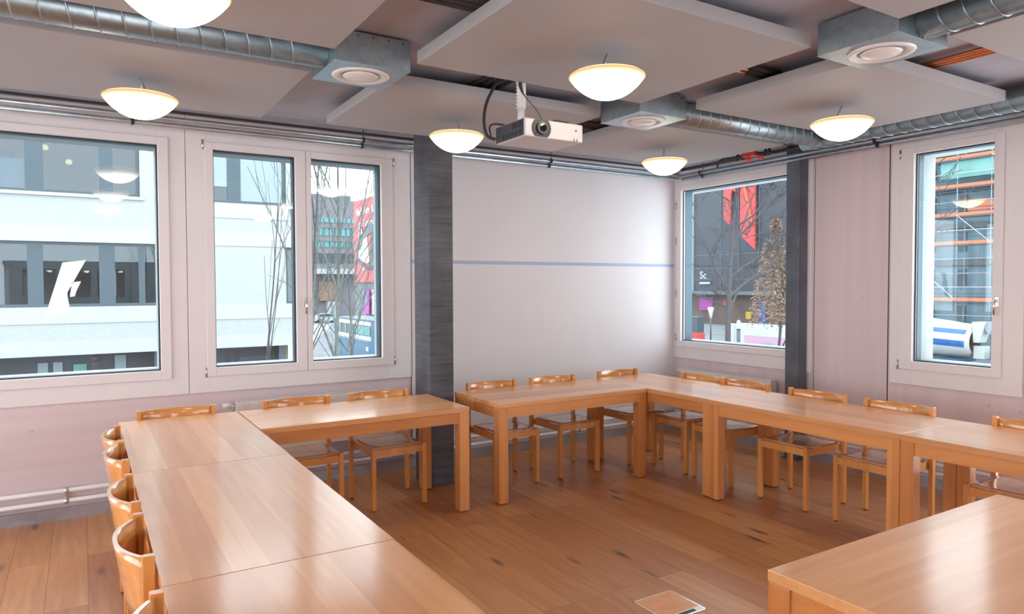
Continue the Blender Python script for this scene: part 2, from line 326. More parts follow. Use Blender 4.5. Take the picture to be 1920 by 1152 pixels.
def P(axis, u, d, z):
    """wall coordinates: u along the wall, d into the room"""
    return (u, YW-d, z) if axis == 'x' else (XW-d, u, z)
def wbox(mb, axis, u0, u1, d0, d1, z0, z1):
    if u1-u0 < 1e-4 or z1-z0 < 1e-4: return mb
    if axis == 'x': mb.box(u0, u1, YW-d1, YW-d0, z0, z1)
    else: mb.box(XW-d1, XW-d0, u0, u1, z0, z1)
    return mb
def ring(mb, axis, u0, u1, z0, z1, U0, U1, Z0, Z1, d0, d1):
    """frame between inner rect u,z and outer rect U,Z"""
    wbox(mb, axis, U0, u0, d0, d1, Z0, Z1); wbox(mb, axis, u1, U1, d0, d1, Z0, Z1)
    wbox(mb, axis, u0, u1, d0, d1, Z0, z0); wbox(mb, axis, u0, u1, d0, d1, z1, Z1)
    return mb
def window(n, axis, casing, sashes, opening, handle=None, hinges=()):
    root = empty('window_%d' % n, P(axis, sum(opening)/2, 0, 0)); root['kind'] = 'structure'
    inv = Matrix.Translation(-root.location)
    def put(mb, nm, m, par=root, bevel=0):
        bmesh.ops.transform(mb.bm, matrix=inv, verts=mb.bm.verts); return mb.build(nm, m, par, bevel=bevel)
    o0, o1 = opening
    c0, c1, cz0 = casing
    put(ring(MB(), axis, o0, o1, WZ0, WZ1, c0, c1, cz0, ZC-.001, .0005, .022), 'casing', 'frame', bevel=.002)
    cm = MB()
    ring(cm, axis, o0, o1, WZ0, WZ1, o0-.0005, o1+.0005, WZ0-.0005, WZ1+.0005, -.05, .0)
    for (g0, g1, s0, s1) in sashes:
        s = put(ring(MB(), axis, g0, g1, WZ0, WZ1, s0, s1, WZ0-.068, WZ1+.055, .0225, .040), 'sash', 'frame', bevel=.003)
        put(ring(MB(), axis, g0, g1, WZ0, WZ1, max(o0, g0-.05)-.0, min(o1, g1+.05)+.0, WZ0-.0, WZ1+.0, -.03, .0225), 'sash_rebate', 'frame', s)
        put(ring(MB(), axis, g0+.009, g1-.009, WZ0+.009, WZ1-.009, g0, g1, WZ0, WZ1, -.004, .002), 'gasket', 'dark', s)
        put(wbox(MB(), axis, g0-.001, g1+.001, -.016, -.006, WZ0, WZ1), 'pane', 'glass', s)
        if n == 3: put(ring(MB(), axis, g0+.004, g1+.004, WZ0+.004, WZ1-.004, g0-.03, g1+.034, WZ0-.001, WZ1+.001, -.15, -.0505), 'outer_liner', 'alu', s)
        put(ring(MB(), axis, g0+.006, g1-.006, WZ0+.006, WZ1-.006, max(o0, g0-.03), min(o1, g1+.03), WZ0, WZ1, -.10, -.032), 'outer_frame', 'alu', s)
    if handle:
        u, z = handle
        mb = MB(); wbox(mb, axis, u-.013, u+.013, .04, .048, z-.045, z+.035)
        h = put(mb, 'handle_plate', 'chrome', bevel=.003)
        p0 = [P(axis, u, .045, z+.005), P(axis, u, .075, z+.003), P(axis, u, .085, z-.02), P(axis, u, .083, z-.10)]
        mb = MB(); mb.tube(p0, [.009, .009, .0095, .008], 10); put(mb, 'handle', 'chrome', h)
    for u, z in hinges:
        mb = MB(); mb.tube([P(axis, u, .03, z-.038), P(axis, u, .03, z+.038)], .007, 8); put(mb, 'hinge', 'chrome')
    return root
window(1, 'x', (-1.11, .688, .824), [(-.93, .499, -1.0, .57)], BACKW[1])
window(2, 'x', (.692, 2.532, .824), [(.884, 1.511, .82, 1.594), (1.641, 2.254, 1.5975, 2.36)], BACKW[2], (1.577, 1.52), [(.812, .98), (.812, 2.74), (2.37, 2.74), (2.37, .985)])
window(3, 'y', (4.08, 5.858, .82), [(4.345, 5.741, 4.28, 5.80)], RIGHTW[0], None, [(5.822, 1.05), (5.822, 1.55), (5.822, 2.15), (5.822, 2.55)])
window(4, 'y', (2.357, 3.335, .82), [(2.557, 3.146, 2.489, 3.25)], RIGHTW[1], (2.522, 1.52), [(3.262, .98), (3.262, 2.72)])
window(5, 'x', (-3.1, -1.15, .824), [(-2.93, -1.32, -3.0, -1.25)], BACKW[0])
m = bpy.data.materials.new('white_window_film'); m.use_nodes = True; nt = m.node_tree; nt.nodes.clear()  # translucent white that imitates a bright reflection on the glass
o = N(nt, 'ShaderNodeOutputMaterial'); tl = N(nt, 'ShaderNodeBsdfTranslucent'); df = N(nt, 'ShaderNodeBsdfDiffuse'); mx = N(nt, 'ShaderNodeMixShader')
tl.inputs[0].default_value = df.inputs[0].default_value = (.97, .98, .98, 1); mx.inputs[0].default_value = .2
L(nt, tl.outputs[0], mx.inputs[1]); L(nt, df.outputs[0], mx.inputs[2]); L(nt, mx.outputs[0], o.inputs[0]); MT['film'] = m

# tape
MB().box(2.546, XW-.001, YW-.0135, YW-.0121, 1.853, 1.886).build('tape_stripe', 'tape')
tag(bpy.data.objects['tape_stripe'], 'thin pale blue tape line across the white wall', 'tape')

# columns
tag(MB().box(2.40, 2.613, 5.165, 5.47, 0, ZC).build('concrete_column', 'conc', bevel=.006), 'square dark grey board-marked concrete column before the white wall', 'column')
cs = MB().box(5.665, 5.795, 4.125, 4.265, .012, ZC).build('steel_column', 'steel', bevel=.004)
tag(cs, 'slim dark blue-grey steel column in front of the corner window', 'column')
MB().box(5.645, XW-.023, 4.10, 4.285, 0, .012).build('base_plate', 'steel', cs)

# ------------------------------------------------------------------ tables
ZT = .765; TL, TW = 1.464, .730
def make_table():
    t = empty('table')
    MB().box(-TL/2, TL/2, -TW/2, TW/2, ZT-.036, ZT).build('tabletop', 'table', t, bevel=.002)
    a = TL/2-.001; b = TW/2-.001; q = .078; zu = ZT-.0365
    for sx in (-1, 1):
        for sy in (-1, 1):
            x0, x1 = sorted((sx*a, sx*(a-q))); y0, y1 = sorted((sy*b, sy*(b-q)))
            lg = MB().box(x0, x1, y0, y1, .006, zu).build('leg', 'table_leg', t, bevel=.003)
            MB().box(x0+.006, x1-.006, y0+.006, y1-.006, 0, .006).build('foot_pad', 'dark', lg)
    for sy in (-1, 1):
        y0, y1 = sorted((sy*(b-.008), sy*(b-.032)))
        MB().box(-(a-q), a-q, y0, y1, .652, zu).build('apron', 'table_apron', t)
    for sx in (-1, 1):
        x0, x1 = sorted((sx*(a-.008), sx*(a-.032)))
        MB().box(x0, x1, -(b-q), b-q, .652, zu).build('end_apron', 'table_apron', t)
    return t
G = 'wooden tables pushed together into a U'
tb = make_table(); tb.location = (.553, 4.470, 0); tb.rotation_euler = (0, 0, H90)
tag(tb, 'honey wood table at the far end of the left row, under the left window', 'table', G)
dup(tb, (.550, 3.004, 0), H90, 'honey wood table in the middle of the left row, between the far and near ones')
dup(tb, (.548, 1.538, 0), H90, 'honey wood table nearest the camera in the left row')
dup(tb, (1.6565, 4.838, 0), 0, 'honey wood table with white window glare, its end leg beside the concrete column')
dup(tb, (3.366, 4.826, 0), 0, 'honey wood table in front of the white wall, right of the concrete column')
dup(tb, (4.468, 4.486, 0), H90, 'honey wood table in the far right corner by the corner window radiator')
dup(tb, (4.458, 3.018, 0), H90, 'honey wood table in the right row in front of the steel column')
dup(tb, (4.455, 1.552, 0), H90, 'honey wood table in the right row, cut off by the right edge')
dup(tb, (2.529, 1.044, 0), 0, 'large pale honey table standing alone in the lower right foreground')

# ------------------------------------------------------------------ chairs
def make_chair():
    t = empty('chair')
    for sx in (-1, 1):
        x = sx*.2
        lg = MB().box(x-.016, x+.016, -.417, -.383, .007, .466).build('leg', 'chair', t, bevel=.003)
        MB().tube([(x, -.40, 0), (x, -.40, .007)], .013, 10).build('foot_pad', 'dark', lg)
        x = sx*.232
        lg = MB().box(x-.015, x+.015, -.017, .019, .007, .822).build('rear_post', 'chair', t, bevel=.004)
        MB().tube([(x, .001, 0), (x, .001, .007)], .013, 10).build('foot_pad', 'dark', lg)
    # side rails (splayed), front rail, rear rail
    for sx in (-1, 1):
        xa, xb = sx*.2, sx*.206
        lo, hi = .402, .452
        MB().hexa([(xa-.010, -.383, lo), (xa+.010, -.383, lo), (xb-.010, -.0175, lo), (xb+.010, -.0175, lo),
                   (xa-.010, -.383, hi), (xa+.010, -.383, hi), (xb-.010, -.0175, hi), (xb+.010, -.0175, hi)]).build('side_rail', 'chair', t)
    MB().box(-.184, .184, -.412, -.390, .402, .452).build('front_rail', 'chair', t)
    MB().box(-.217, .217, -.012, .008, .402, .452).build('rear_rail', 'chair', t)
    # dished plywood seat
    mb = MB(); nx, ny = 12, 10; top = []; bot = []
    for j in range(ny+1):
        ra, rb = [], []
        for i in range(nx+1):
            u = i/nx*2-1; v = j/ny; hw = .183+.010*v; x = u*hw; y = -.389+.368*v
            d = .010*(1-u*u)*math.sin(math.pi*min(1, v*1.05)) if 0 < v < 1 else 0
            ra.append(mb.bm.verts.new((x, y, .466-d))); rb.append(mb.bm.verts.new((x, y, .454-d)))
        top.append(ra); bot.append(rb)
    for j in range(ny):
        for i in range(nx):
            mb.bm.faces.new((top[j][i], top[j][i+1], top[j+1][i+1], top[j+1][i])).smooth = True
            mb.bm.faces.new((bot[j][i], bot[j+1][i], bot[j+1][i+1], bot[j][i+1])).smooth = True
    for j in range(ny):
        mb.bm.faces.new((top[j][0], top[j+1][0], bot[j+1][0], bot[j][0])); mb.bm.faces.new((top[j][nx], bot[j][nx], bot[j+1][nx], top[j+1][nx]))
    for i in range(nx):
        mb.bm.faces.new((top[0][i], bot[0][i], bot[0][i+1], top[0][i+1])); mb.bm.faces.new((top[ny][i], top[ny][i+1], bot[ny][i+1], bot[ny][i]))
    mb.build('seat', 'seat', t)
    # curved backrest band
    mb = MB(); nx, nz = 20, 5; F = []; Bk = []
    for j in range(nz+1):
        v = j/nz; z = .605+.207*v; bul = .040+.034*v; ra, rb = [], []
        for i in range(nx+1):
            u = i/nx*2-1; x = u*.2165
            y = .002+bul*(1-abs(u)**2.3)
            tx = -2.3*bul*math.copysign(abs(u)**1.3, u)/.2165; nn = Vector((-tx, 1, 0)).normalized()
            th = .0135
            ra.append(mb.bm.verts.new((x, y, z))); rb.append(mb.bm.verts.new((max(-.2168, min(.2168, x+nn.x*th)), y+nn.y*th, z)))
        F.append(ra); Bk.append(rb)
    for j in range(nz):
        for i in range(nx):
            mb.bm.faces.new((F[j][i], F[j][i+1], F[j+1][i+1], F[j+1][i])).smooth = True
            mb.bm.faces.new((Bk[j][i], Bk[j+1][i], Bk[j+1][i+1], Bk[j][i+1])).smooth = True
    for i in range(nx):
        mb.bm.faces.new((F[0][i], Bk[0][i], Bk[0][i+1], F[0][i+1])); mb.bm.faces.new((F[nz][i], F[nz][i+1], Bk[nz][i+1], Bk[nz][i]))
    for j in range(nz):
        mb.bm.faces.new((F[j][0], F[j+1][0], Bk[j+1][0], Bk[j][0])); mb.bm.faces.new((F[j][nx], Bk[j][nx], Bk[j+1][nx], F[j+1][nx]))
    mb.build('backrest', 'back', t)
    return t
GC = 'wooden chairs around the tables'
CH = [
 (.540, 5.245, 0, 'beech chair at the far end of the left table row, below the sash window'),
 (1.345, 5.228, 0, 'beech chair behind the glare-lit table, left of the two there'),
 (1.985, 5.228, 0, 'beech chair behind the glare-lit table, closest to the concrete column'),
 (3.010, 5.222, 0, 'beech chair before the white wall, first one right of the concrete column'),
 (3.650, 5.222, 0, 'beech chair before the white wall, middle one of three'),
 (4.450, 5.256, 0, 'beech chair before the white wall, at the corner table'),
 (4.857, 4.548, -H90, 'beech chair at the corner table, left one by the corner window radiator'),
 (4.857, 4.053, -H90, 'beech chair at the corner table, its back touching the neighbour, before the radiator end'),
 (4.848, 3.360, -H90, 'beech chair directly in front of the steel column'),
 (4.848, 2.722, -H90, 'beech chair in front of the pink wall panel joint'),
 (4.845, 1.880, -H90, 'beech chair under the narrow right window, cut off by the right edge'),
 (.166, 4.535, H90, 'beech chair on the left side of the left row, farthest from the camera'),
 (.164, 4.036, H90, 'beech chair on the left side of the left row, second farthest'),
 (.162, 3.265, H90, 'beech chair on the left side of the left row, middle of five'),
 (.160, 2.635, H90, 'beech chair on the left side of the left row, its broad curved back second nearest'),
 (.158, 1.870, H90, 'beech chair at the lower left, only its back corner in view'),
]
ch = make_chair()
for i, (x, y, r, lab) in enumerate(CH):
    if i == 0:
        ch.location = (x, y, 0); ch.rotation_euler = (0, 0, r); tag(ch, lab, 'chair', GC)
    else: dup(ch, (x, y, 0), r, lab)

# ------------------------------------------------------------------ ceiling panels and what hangs there
PZ = 2.82; PT = .066
cols = [(-.475, 1.085), (1.53, 3.092), (3.51, 5.05)]
def panel(x0, x1, y0, y1, label):
    cx, cy = (x0+x1)/2, (y0+y1)/2
    t = empty('ceiling_panel', (cx, cy, PZ))
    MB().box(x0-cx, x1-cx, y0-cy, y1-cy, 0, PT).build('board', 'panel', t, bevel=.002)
    for sx in (-1, 1):
        for sy in (-1, 1):
            px, py = sx*(x1-x0)*.36, sy*(y1-y0)*.34
            MB().tube([(px, py, PT), (px, py, ZC-PZ)], .006, 6).build('hanger_rod', 'pipe', t)
    return tag(t, label, 'ceiling panel', 'suspended acoustic ceiling panels')
panel(*cols[0], 3.855, 5.085, 'large pale ceiling panel over the left window, above the hanging lamp')
panel(*cols[0], 2.10, 3.425, 'pale ceiling panel at the top left, above the largest lamp')
panel(-2.5, -.92, 3.855, 5.085, 'pale ceiling panel at the far left edge')
panel(*cols[1], 3.845, 5.03, 'pale ceiling panel behind the projector, beside the concrete column')
panel(*cols[1], 2.192, 3.430, 'large central pale ceiling panel above the projector')
panel(*cols[1], .56, 1.757, 'pale ceiling panel at the top edge, left of the big metal box')
panel(*cols[2], 3.830, 5.03, 'pale ceiling panel in the far right corner over the smallest lamp')
panel(*cols[2], 2.175, 3.352, 'pale ceiling panel over the steel column with a bright white front edge')
panel(*cols[2], .50, 1.752, 'pale ceiling panel at the upper right edge beside the metal duct')

# air boxes
def airbox(x0, x1, y0, y1, label):
    cx, cy = (x0+x1)/2, (y0+y1)/2; zb = 2.782
    t = empty('air_outlet_box', (cx, cy, zb)); hx, hy = (x1-x0)/2, (y1-y0)/2
    MB().box(-hx, hx, -hy, hy, 0, ZC-zb-.012).build('housing', 'galv', t, bevel=.002)
    MB().box(-hx-.003, hx+.003, -hy-.003, hy+.003, -.0015, .0).build('bottom_plate', 'galv', t)
    rg = [(.150, -.002), (.152, -.006), (.140, -.012), (.118, -.010), (.105, .0), (.100, -.001)]
    v = MB().lathe(rg, 40).build('valve_ring', 'rad', t)
    MB().lathe([(0, -.022), (.05, -.021), (.085, -.014), (.095, -.006), (.090, -.002), (0, -.002)], 36).build('valve_disc', 'rad', v)
    for k in range(5):
        MB().tube([(-hx+.04+k*(2*hx-.08)/4, -hy-.004, ZC-zb-.03), (-hx+.04+k*(2*hx-.08)/4, -hy, ZC-zb-.03)], .004, 6).build('screw', 'dark', t)
    return tag(t, label, 'air vent', 'galvanised air outlet boxes on the ceiling')
airbox(1.095, 1.503, 3.455, 3.85, 'galvanised ceiling air box at the end of the left spiral duct')
airbox(3.118, 3.535, 3.465, 3.865, 'galvanised ceiling air box right behind the central lamp')
airbox(3.132, 3.545, 1.780, 2.185, 'large galvanised ceiling air box at the upper right')

def duct(a, b, r, label):
    a, b = Vector(a), Vector(b); t = empty('spiral_duct', a); d = b-a; Ln = d.length
    MB().tube([(0, 0, 0), d], r, 28).build('tube', 'galv', t)
    dn = d.normalized(); e1 = dn.cross(Vector((0, 0, 1))).normalized(); e2 = dn.cross(e1); pts = []; nt_ = int(Ln/.105)
    for k in range(nt_*14+1):
        s_ = k/14*.105; an = 2*math.pi*k/14
        pts.append(dn*s_+(e1*math.cos(an)+e2*math.sin(an))*(r+.0005))
    MB().tube(pts, .0045, 5).build('seam', 'galv', t)
    return tag(t, label, 'duct', 'spiral ventilation ducts')
duct((-3.5, 3.625, 2.862), (1.094, 3.625, 2.862), .080, 'galvanised spiral duct crossing the upper left between ceiling panels')
duct((3.54, 3.615, 2.862), (5.133, 3.615, 2.862), .080, 'galvanised spiral duct running from the middle air box to the steel column')
duct((3.34, -3.2, 2.862), (3.34, 1.779, 2.862), .080, 'galvanised spiral duct running from the big air box out of the top right')
duct((5.22, -3.2, 2.858), (5.22, 3.76, 2.858), .084, 'galvanised spiral duct along the right wall above the windows')

def pipes(name, runs, r, m, label, group=None):
    t = empty(name, runs[0][0])
    o = Vector(runs[0][0])
    for run in runs: MB().tube([Vector(p)-o for p in run], r, 10).build('tube', m, t)
    return tag(t, label, 'pipe', group)
pipes('copper_pipe_bundle', [[(x, 1.3, 2.915), (x, 3.0, 2.915)] for x in (4.16, 4.205, 4.25)], .013, 'copper', 'copper pipes under the slab at the upper right')
pipes('insulated_pipe_bundle', [[(x, 3.2, 2.925), (x, 4.5, 2.925)] for x in (2.13, 2.19, 2.26, 2.31)], .013, 'dark', 'dark insulated pipes above the projector hose')
t = pipes('copper_pipe_bundle', [[(3.0, y, 2.92), (3.62, y, 2.92)] for y in (2.76, 2.81, 2.86)], .013, 'copper', 'copper pipes showing in the gap between central and right ceiling panels')
for k in range(3): MB().tube([(.33+k*.04, k*.05, 0), (.60, k*.05, 0)], .0165, 10).build('insulation', 'dark', t)
pipes('insulated_pipe_bundle', [[(1.15, y, 2.92), (2.95, y, 2.92)] for y in (2.76, 2.81, 2.86)], .014, 'dark', 'dark pipes in the gap at the top edge left of the central ceiling panel')
pipes('insulated_pipe_bundle', [[(2.9, y, 2.915), (4.4, y, 2.915)] for y in (4.34, 4.40, 4.47)], .015, 'dark', 'dark pipes in the gap beside the middle air box')

# conduits along the walls
def conduit(runs, clamps, label, m='pipe', r=.019):
    t = empty('conduit_pair', runs[0][0]); o = Vector(runs[0][0])
    for run in runs: MB().tube([Vector(p)-o for p in run], r, 12).build('conduit', m, t)
    for c, top in clamps:
        c = Vector(c)-o
        MB().tube([c+Vector((0, 0, top)), c], .0035, 6).build('clamp_rod', 'dark', t)
        for run in runs:
            dr = (Vector(run[1])-Vector(run[0])).normalized()
            q = Vector(run[0])-o; q = q+dr*(c-q).dot(dr)
            MB().tube([q-dr*.010, q+dr*.010], r+.004, 12).build('clamp_ring', 'dark', t)
    return tag(t, label, 'conduit')
zc1, zc2 = 2.862, 2.822
cl = [((x, 5.63, zc1), ZC-.002-zc1) for x in (-.9, .33, 2.02, 3.92)]
conduit([((XL+.1, 5.63, zc1), (5.62, 5.63, zc1)), ((XL+.1, 5.665, zc2), (5.66, 5.665, zc2))], cl, 'pair of silver conduits under the ceiling along the window and white walls')
cl = [((5.66, y, zc2), ZC-.002-zc2) for y in (5.3, 3.38, 2.0)]
conduit([((5.62, YR+.1, zc1-.02), (5.62, 5.60, zc1-.02)), ((5.66, YR+.1, zc2-.012), (5.66, 5.60, zc2-.012))], cl, 'pair of silver conduits under the ceiling along the right wall')
tag(MB().tube([(5.57, YR+.1, 2.895), (5.57, 5.52, 2.895)], .017, 12).build('heating_pipe', 'dark'), 'black insulated pipe under the ceiling along the right wall', 'pipe')
tag(MB().box(XL+.1, 5.5, 5.565, 5.585, 2.895, 2.912).build('cable_strip', 'dark'), 'thin dark cable strip above the conduits on the window wall', 'cable')
# valve manifold
t = empty('valve_manifold', (5.36, 4.42, 2.86))
MB().box(-.05, .02, -.07, .07, -.015, .03).build('red_box', 'red', t, bevel=.004)
for y in (-.11, .03):
    MB().tube([(0, y, -.02), (0, y, -.055)], .022, 10).build('red_knob', 'red', t)
MB().tube([(0, .40, -.01), (0, .36, .01), (0, -.16, .0), (0, -.26, -.01)], .014, 8).build('manifold_pipe', 'dark', t)
MB().tube([(0, .40, -.01), (0, .41, -.06)], .009, 8).build('stub', 'dark', t)
for y in (-.2, -.16, .10, .16): MB().tube([(0, y, -.03), (0, y, .03)], .014, 8).build('fitting', 'dark', t)
MB().tube([(0, 0, .03), (0, 0, ZC-2.86)], .006, 6).build('hanger_rod', 'dark', t)
tag(t, 'small valve group with red box and red knobs by the steel column top', 'valve')

# ------------------------------------------------------------------ lamps
def make_lamp():
    t = empty('pendant_lamp'); R = .193
    D = .108; prof = [(0, -D)]
    for k in range(1, 17):
        r_ = k/16; prof.append((R*r_, -D*(1-r_**2.3)))
    prof += [(R*.995, .006), (R*.93, .014)]
    MB().lathe(prof, 48).build('shade', 'lamp', t)
    MB().lathe([(R*.929, .0141), (R*.6, .024), (0, .028), (0, .022), (R*.6, .018), (R*.91, .008), (R*.929, .0141)], 48).build('top_cover', 'rad', t)
    MB().tube([(0, 0, .028), (0, 0, .048)], .012, 10).build('socket', 'rad', t)
    MB().tube([(-.055, .0, .028), (-.02, .0, .034), (.0, 0, .062), (.012, 0, .092), (.0, 0, .12)], .0028, 6).build('wire_hook', 'chrome', t)
    MB().tube([(.045, 0, .026), (.025, .01, .062), (0, 0, .12)], .002, 6).build('cable', 'dark', t)
    return t
GL = 'round opal glass pendant lamps'
LZ = 2.70
lp = make_lamp()
LA = [(.302, 4.45, 'lit opal saucer lamp hanging before the left windows'), (.300, 2.79, 'largest lit opal saucer lamp at the top left edge'),
      (2.275, 4.43, 'lit opal saucer lamp hanging beside the concrete column'), (2.285, 2.785, 'lit opal saucer lamp right of the projector'),
      (4.275, 4.44, 'smallest lit opal saucer lamp in the far right corner'), (4.255, 2.785, 'lit opal saucer lamp in front of the steel column top')]
for i, (x, y, lab) in enumerate(LA):
    if i == 0: lp.location = (x, y, LZ); tag(lp, lab, 'lamp', GL)
    else: dup(lp, (x, y, LZ), [0, .6, 0, 2.8, .9, 2.2][i], lab)
for x, y, lab in ((.3, 1.1, 'over the left table row near the camera'), (2.28, 1.1, 'over the lone foreground table'), (4.25, 1.1, 'over the right table row, past the right edge'), (-1.7, 4.45, 'past the left edge by the back wall'), (-1.7, 2.79, 'past the left edge, farther from the windows')):  # out-of-view lamps, added for the light they give the room
    dup(lp, (x, y, LZ), .5, 'lit opal saucer lamp '+lab)

# ------------------------------------------------------------------ projector
t = empty('projector', (2.225, 3.31, 2.45))
MB().box(-.195, .195, -.15, .15, 0, .100).build('body', 'proj', t, bevel=.008)
MB().box(-.1975, -.195, -.142, .148, .006, .094).build('side_panel', 'projd', t)
s = MB(); n = 24
s.prism([(-.088+.060*math.cos(k/36*2*math.pi), -.150, .051+max(-.046, min(.046, .060*math.sin(k/36*2*math.pi)))) for k in range(36)], (0, -.006, 0))
lr = s.build('lens_surround', 'black', t); 
MB().tube([(-.088, -.157, .052), (-.088, -.168, .052)], .034, 28).build('lens_barrel', 'projd', lr)
MB().tube([(-.088, -.169, .052), (-.088, -.171, .052)], .022, 24).build('lens', 'lens', lr)
MB().tube([(.145, -.1502, .062), (.145, -.1525, .062)], .005, 12).build('sensor_window', 'dark', t)
MB().box(.02, .12, -.12, -.02, .1005, .116).build('top_cover', 'black', t, bevel=.003)
for k in range(2): MB().box(.130+k*.02, .133+k*.02, -.1525, -.15, .0, .018).build('vent_slot', 'dark', t)
for k in range(5): MB().box(-.1995, -.1975, -.12+k*.045, -.095+k*.045, .015+.0*k, .04).build('socket_port', 'black', t)
for k in range(9): MB().box(-.1990, -.1975, -.13+k*.012, -.126+k*.012, .055, .085).build('vent_slot', 'dark', t)
MB().tube([(-.02, .16, .106), (-.02, .16, .111)], .09, 28).build('mount_plate', 'proj', t)
MB().box(-.05, .01, -.06, .19, .1005, .107).build('mount_arm', 'proj', t)
MB().soft([(p_[0]-2.225, p_[1]-3.31, p_[2]-2.45) for p_ in [(2.18, 3.435, 2.86), (2.175, 3.43, 2.80), (2.20, 3.42, 2.74), (2.255, 3.38, 2.66), (2.275, 3.35, 2.60), (2.315, 3.30, 2.551)]], [.008, .012, .003, .002, .002, .002], 8).build('power_cord', 'dark', t)
tag(t, 'white ceiling projector with round black lens and dark side panel', 'projector')
t = empty('projector_pole', (2.205, 3.47, 2.562))
MB().tube([(0, 0, 0), (0, 0, .12)], .021, 20).build('lower_tube', 'rad', t)
MB().tube([(0, 0, .12), (0, 0, ZC-2.562)], .028, 20).build('upper_tube', 'rad', t)
for k in range(7): MB().tube([(-.028, 0, .13+k*.02), (-.031, 0, .13+k*.02)], .003, 6).build('pole_screw', 'dark', t)
tag(t, 'grey telescopic pole carrying the projector', 'pole')
t = empty('cable_hose', (2.02, 3.50, 2.47))
MB().soft([(.06, .06, .47), (.085, .06, .40), (.06, .05, .355), (-.01, .02, .25), (-.045, .0, .16), (-.05, -.01, .08), (-.035, -.02, .03), (.0, -.045, .01)], .009, 10).build('hose', 'dark', t)
MB().soft([(-.02, -.03, .03), (-.01, -.0, .09), (.04, .02, .115), (.10, .0, .11)], .005, 8).build('cable', 'dark', t)
tag(t, 'dark cable hose arching from the ceiling down to the projector side', 'cable')


# ------------------------------------------------------------------ radiators & heating pipes
def radiator(axis, u0, u1, z0, z1, valve_u, label):
    root = empty('radiator', P(axis, (u0+u1)/2, 0, 0)); inv = Matrix.Translation(-root.location)
    def put(mb, nm, m, bevel=0, par=root):
        bmesh.ops.transform(mb.bm, matrix=inv, verts=mb.bm.verts); return mb.build(nm, m, par, bevel=bevel)
    fr = MB(); wbox(fr, axis, u0, u1, .105, .118, z0, z1)
    k = u0+.03
    while k < u1-.03:
        wbox(fr, axis, k, k+.018, .118, .121, z0+.03, z1-.03); k += .038
    put(fr, 'front_panel', 'rad')
    put(wbox(MB(), axis, u0, u1, .030, .043, z0, z1), 'rear_panel', 'rad')
    mb = MB(); k = u0+.02
    while k < u1-.02: wbox(mb, axis, k, k+.003, .045, .103, z0+.03, z1-.02); k += .03
    put(mb, 'convector_fins', 'rad')
    for a in (u0, u1-.004): put(wbox(MB(), axis, a, a+.004, .043, .105, z0, z1), 'side_cover', 'rad')
    mb = MB(); k = u0+.01
    while k < u1-.01: wbox(mb, axis, k, k+.004, .045, .103, z1-.012, z1-.004); k += .012
    put(mb, 'top_grille', 'rad')
    for u in (u0+.2, u1-.2): put(wbox(MB(), axis, u-.015, u+.015, .0225 if axis == 'x' else .0005, .030, z0+.06, z1-.06), 'bracket', 'rad')
    s = -1 if valve_u < (u0+u1)/2 else 1; e = u0 if s < 0 else u1
    put(MB().tube([P(axis, e+s*.0, .075, z1-.04), P(axis, e+s*.035, .075, z1-.04)], .012, 10), 'valve_body', 'chrome')
    v = put(MB().tube([P(axis, e+s*.035, .075, z1-.035), P(axis, e+s*.05, .075, z1-.03), P(axis, e+s*.10, .075, z1-.03)], [.014, .021, .018], 16), 'thermostat_head', 'rad')
    put(MB().tube([P(axis, e+s*.025, .075, z1-.045), P(axis, e+s*.025, .075, .232)], .008, 8), 'riser_pipe', 'chrome')
    return tag(root, label, 'radiator', 'white panel radiators under the windows')
radiator('x', 1.02, 2.32, .34, .745, .9, 'white panel radiator under the sash window behind the chairs')
radiator('y', 4.45, 5.66, .30, .712, 5.8, 'white panel radiator under the corner window, its valve at the corner')
def hpipes(axis, u0, u1, clamps, label):
    root = empty('heating_pipe_pair', P(axis, u0, 0, 0)); inv = Matrix.Translation(-root.location)
    for z in (.212, .138):
        mb = MB().tube([P(axis, u0, .055, z), P(axis, u1, .055, z)], .0165, 14); bmesh.ops.transform(mb.bm, matrix=inv, verts=mb.bm.verts); mb.build('heating_pipe', 'rad', root)
    for u in clamps:
        mb = MB()
        for z in (.212, .138): mb.tube([P(axis, u-.011, .055, z), P(axis, u+.011, .055, z)], .0195, 14)
        wbox(mb, axis, u-.009, u+.009, .014, .04, .165, .185); wbox(mb, axis, u-.011, u+.011, .030, .0345, .12, .23)
        bmesh.ops.transform(mb.bm, matrix=inv, verts=mb.bm.verts); mb.build('pipe_clamp', 'chrome', root)
    return tag(root, label, 'pipe')
hpipes('x', XL+.05, XW-.055, (-2.2, -.118, 1.0, 2.9, 4.4), 'pair of white heating pipes low along the window and white wall')
hpipes('y', YR+.05, YW-.075, (5.2, 3.2, 1.2), 'pair of white heating pipes low along the right wall')

# ------------------------------------------------------------------ floor box
t = empty('floor_socket_box', (2.541, 2.592, .0005))
hx, hy = .132, .128
mb = MB()
for a in ((-hx, hx, -hy, -hy+.005), (-hx, hx, hy-.005, hy), (-hx, -hx+.005, -hy, hy), (hx-.005, hx, -hy, hy)): mb.box(*a, 0, .003)
mb.build('metal_frame', 'chrome', t)
MB().box(-hx+.0055, hx-.0055, -hy+.045, hy-.0055, 0, .0022).build('wooden_lid', 'table_leg', t)
MB().box(-hx+.0055, hx-.0055, -hy+.0055, -hy+.044, 0, .0025).build('metal_flap', 'rad', t)
MB().box(-.075, .075, -hy+.012, -hy+.036, .0026, .0034).build('cable_slot', 'black', t)
tag(t, 'square floor socket box with metal rim and wooden lid, flush in the floor', 'floor socket')
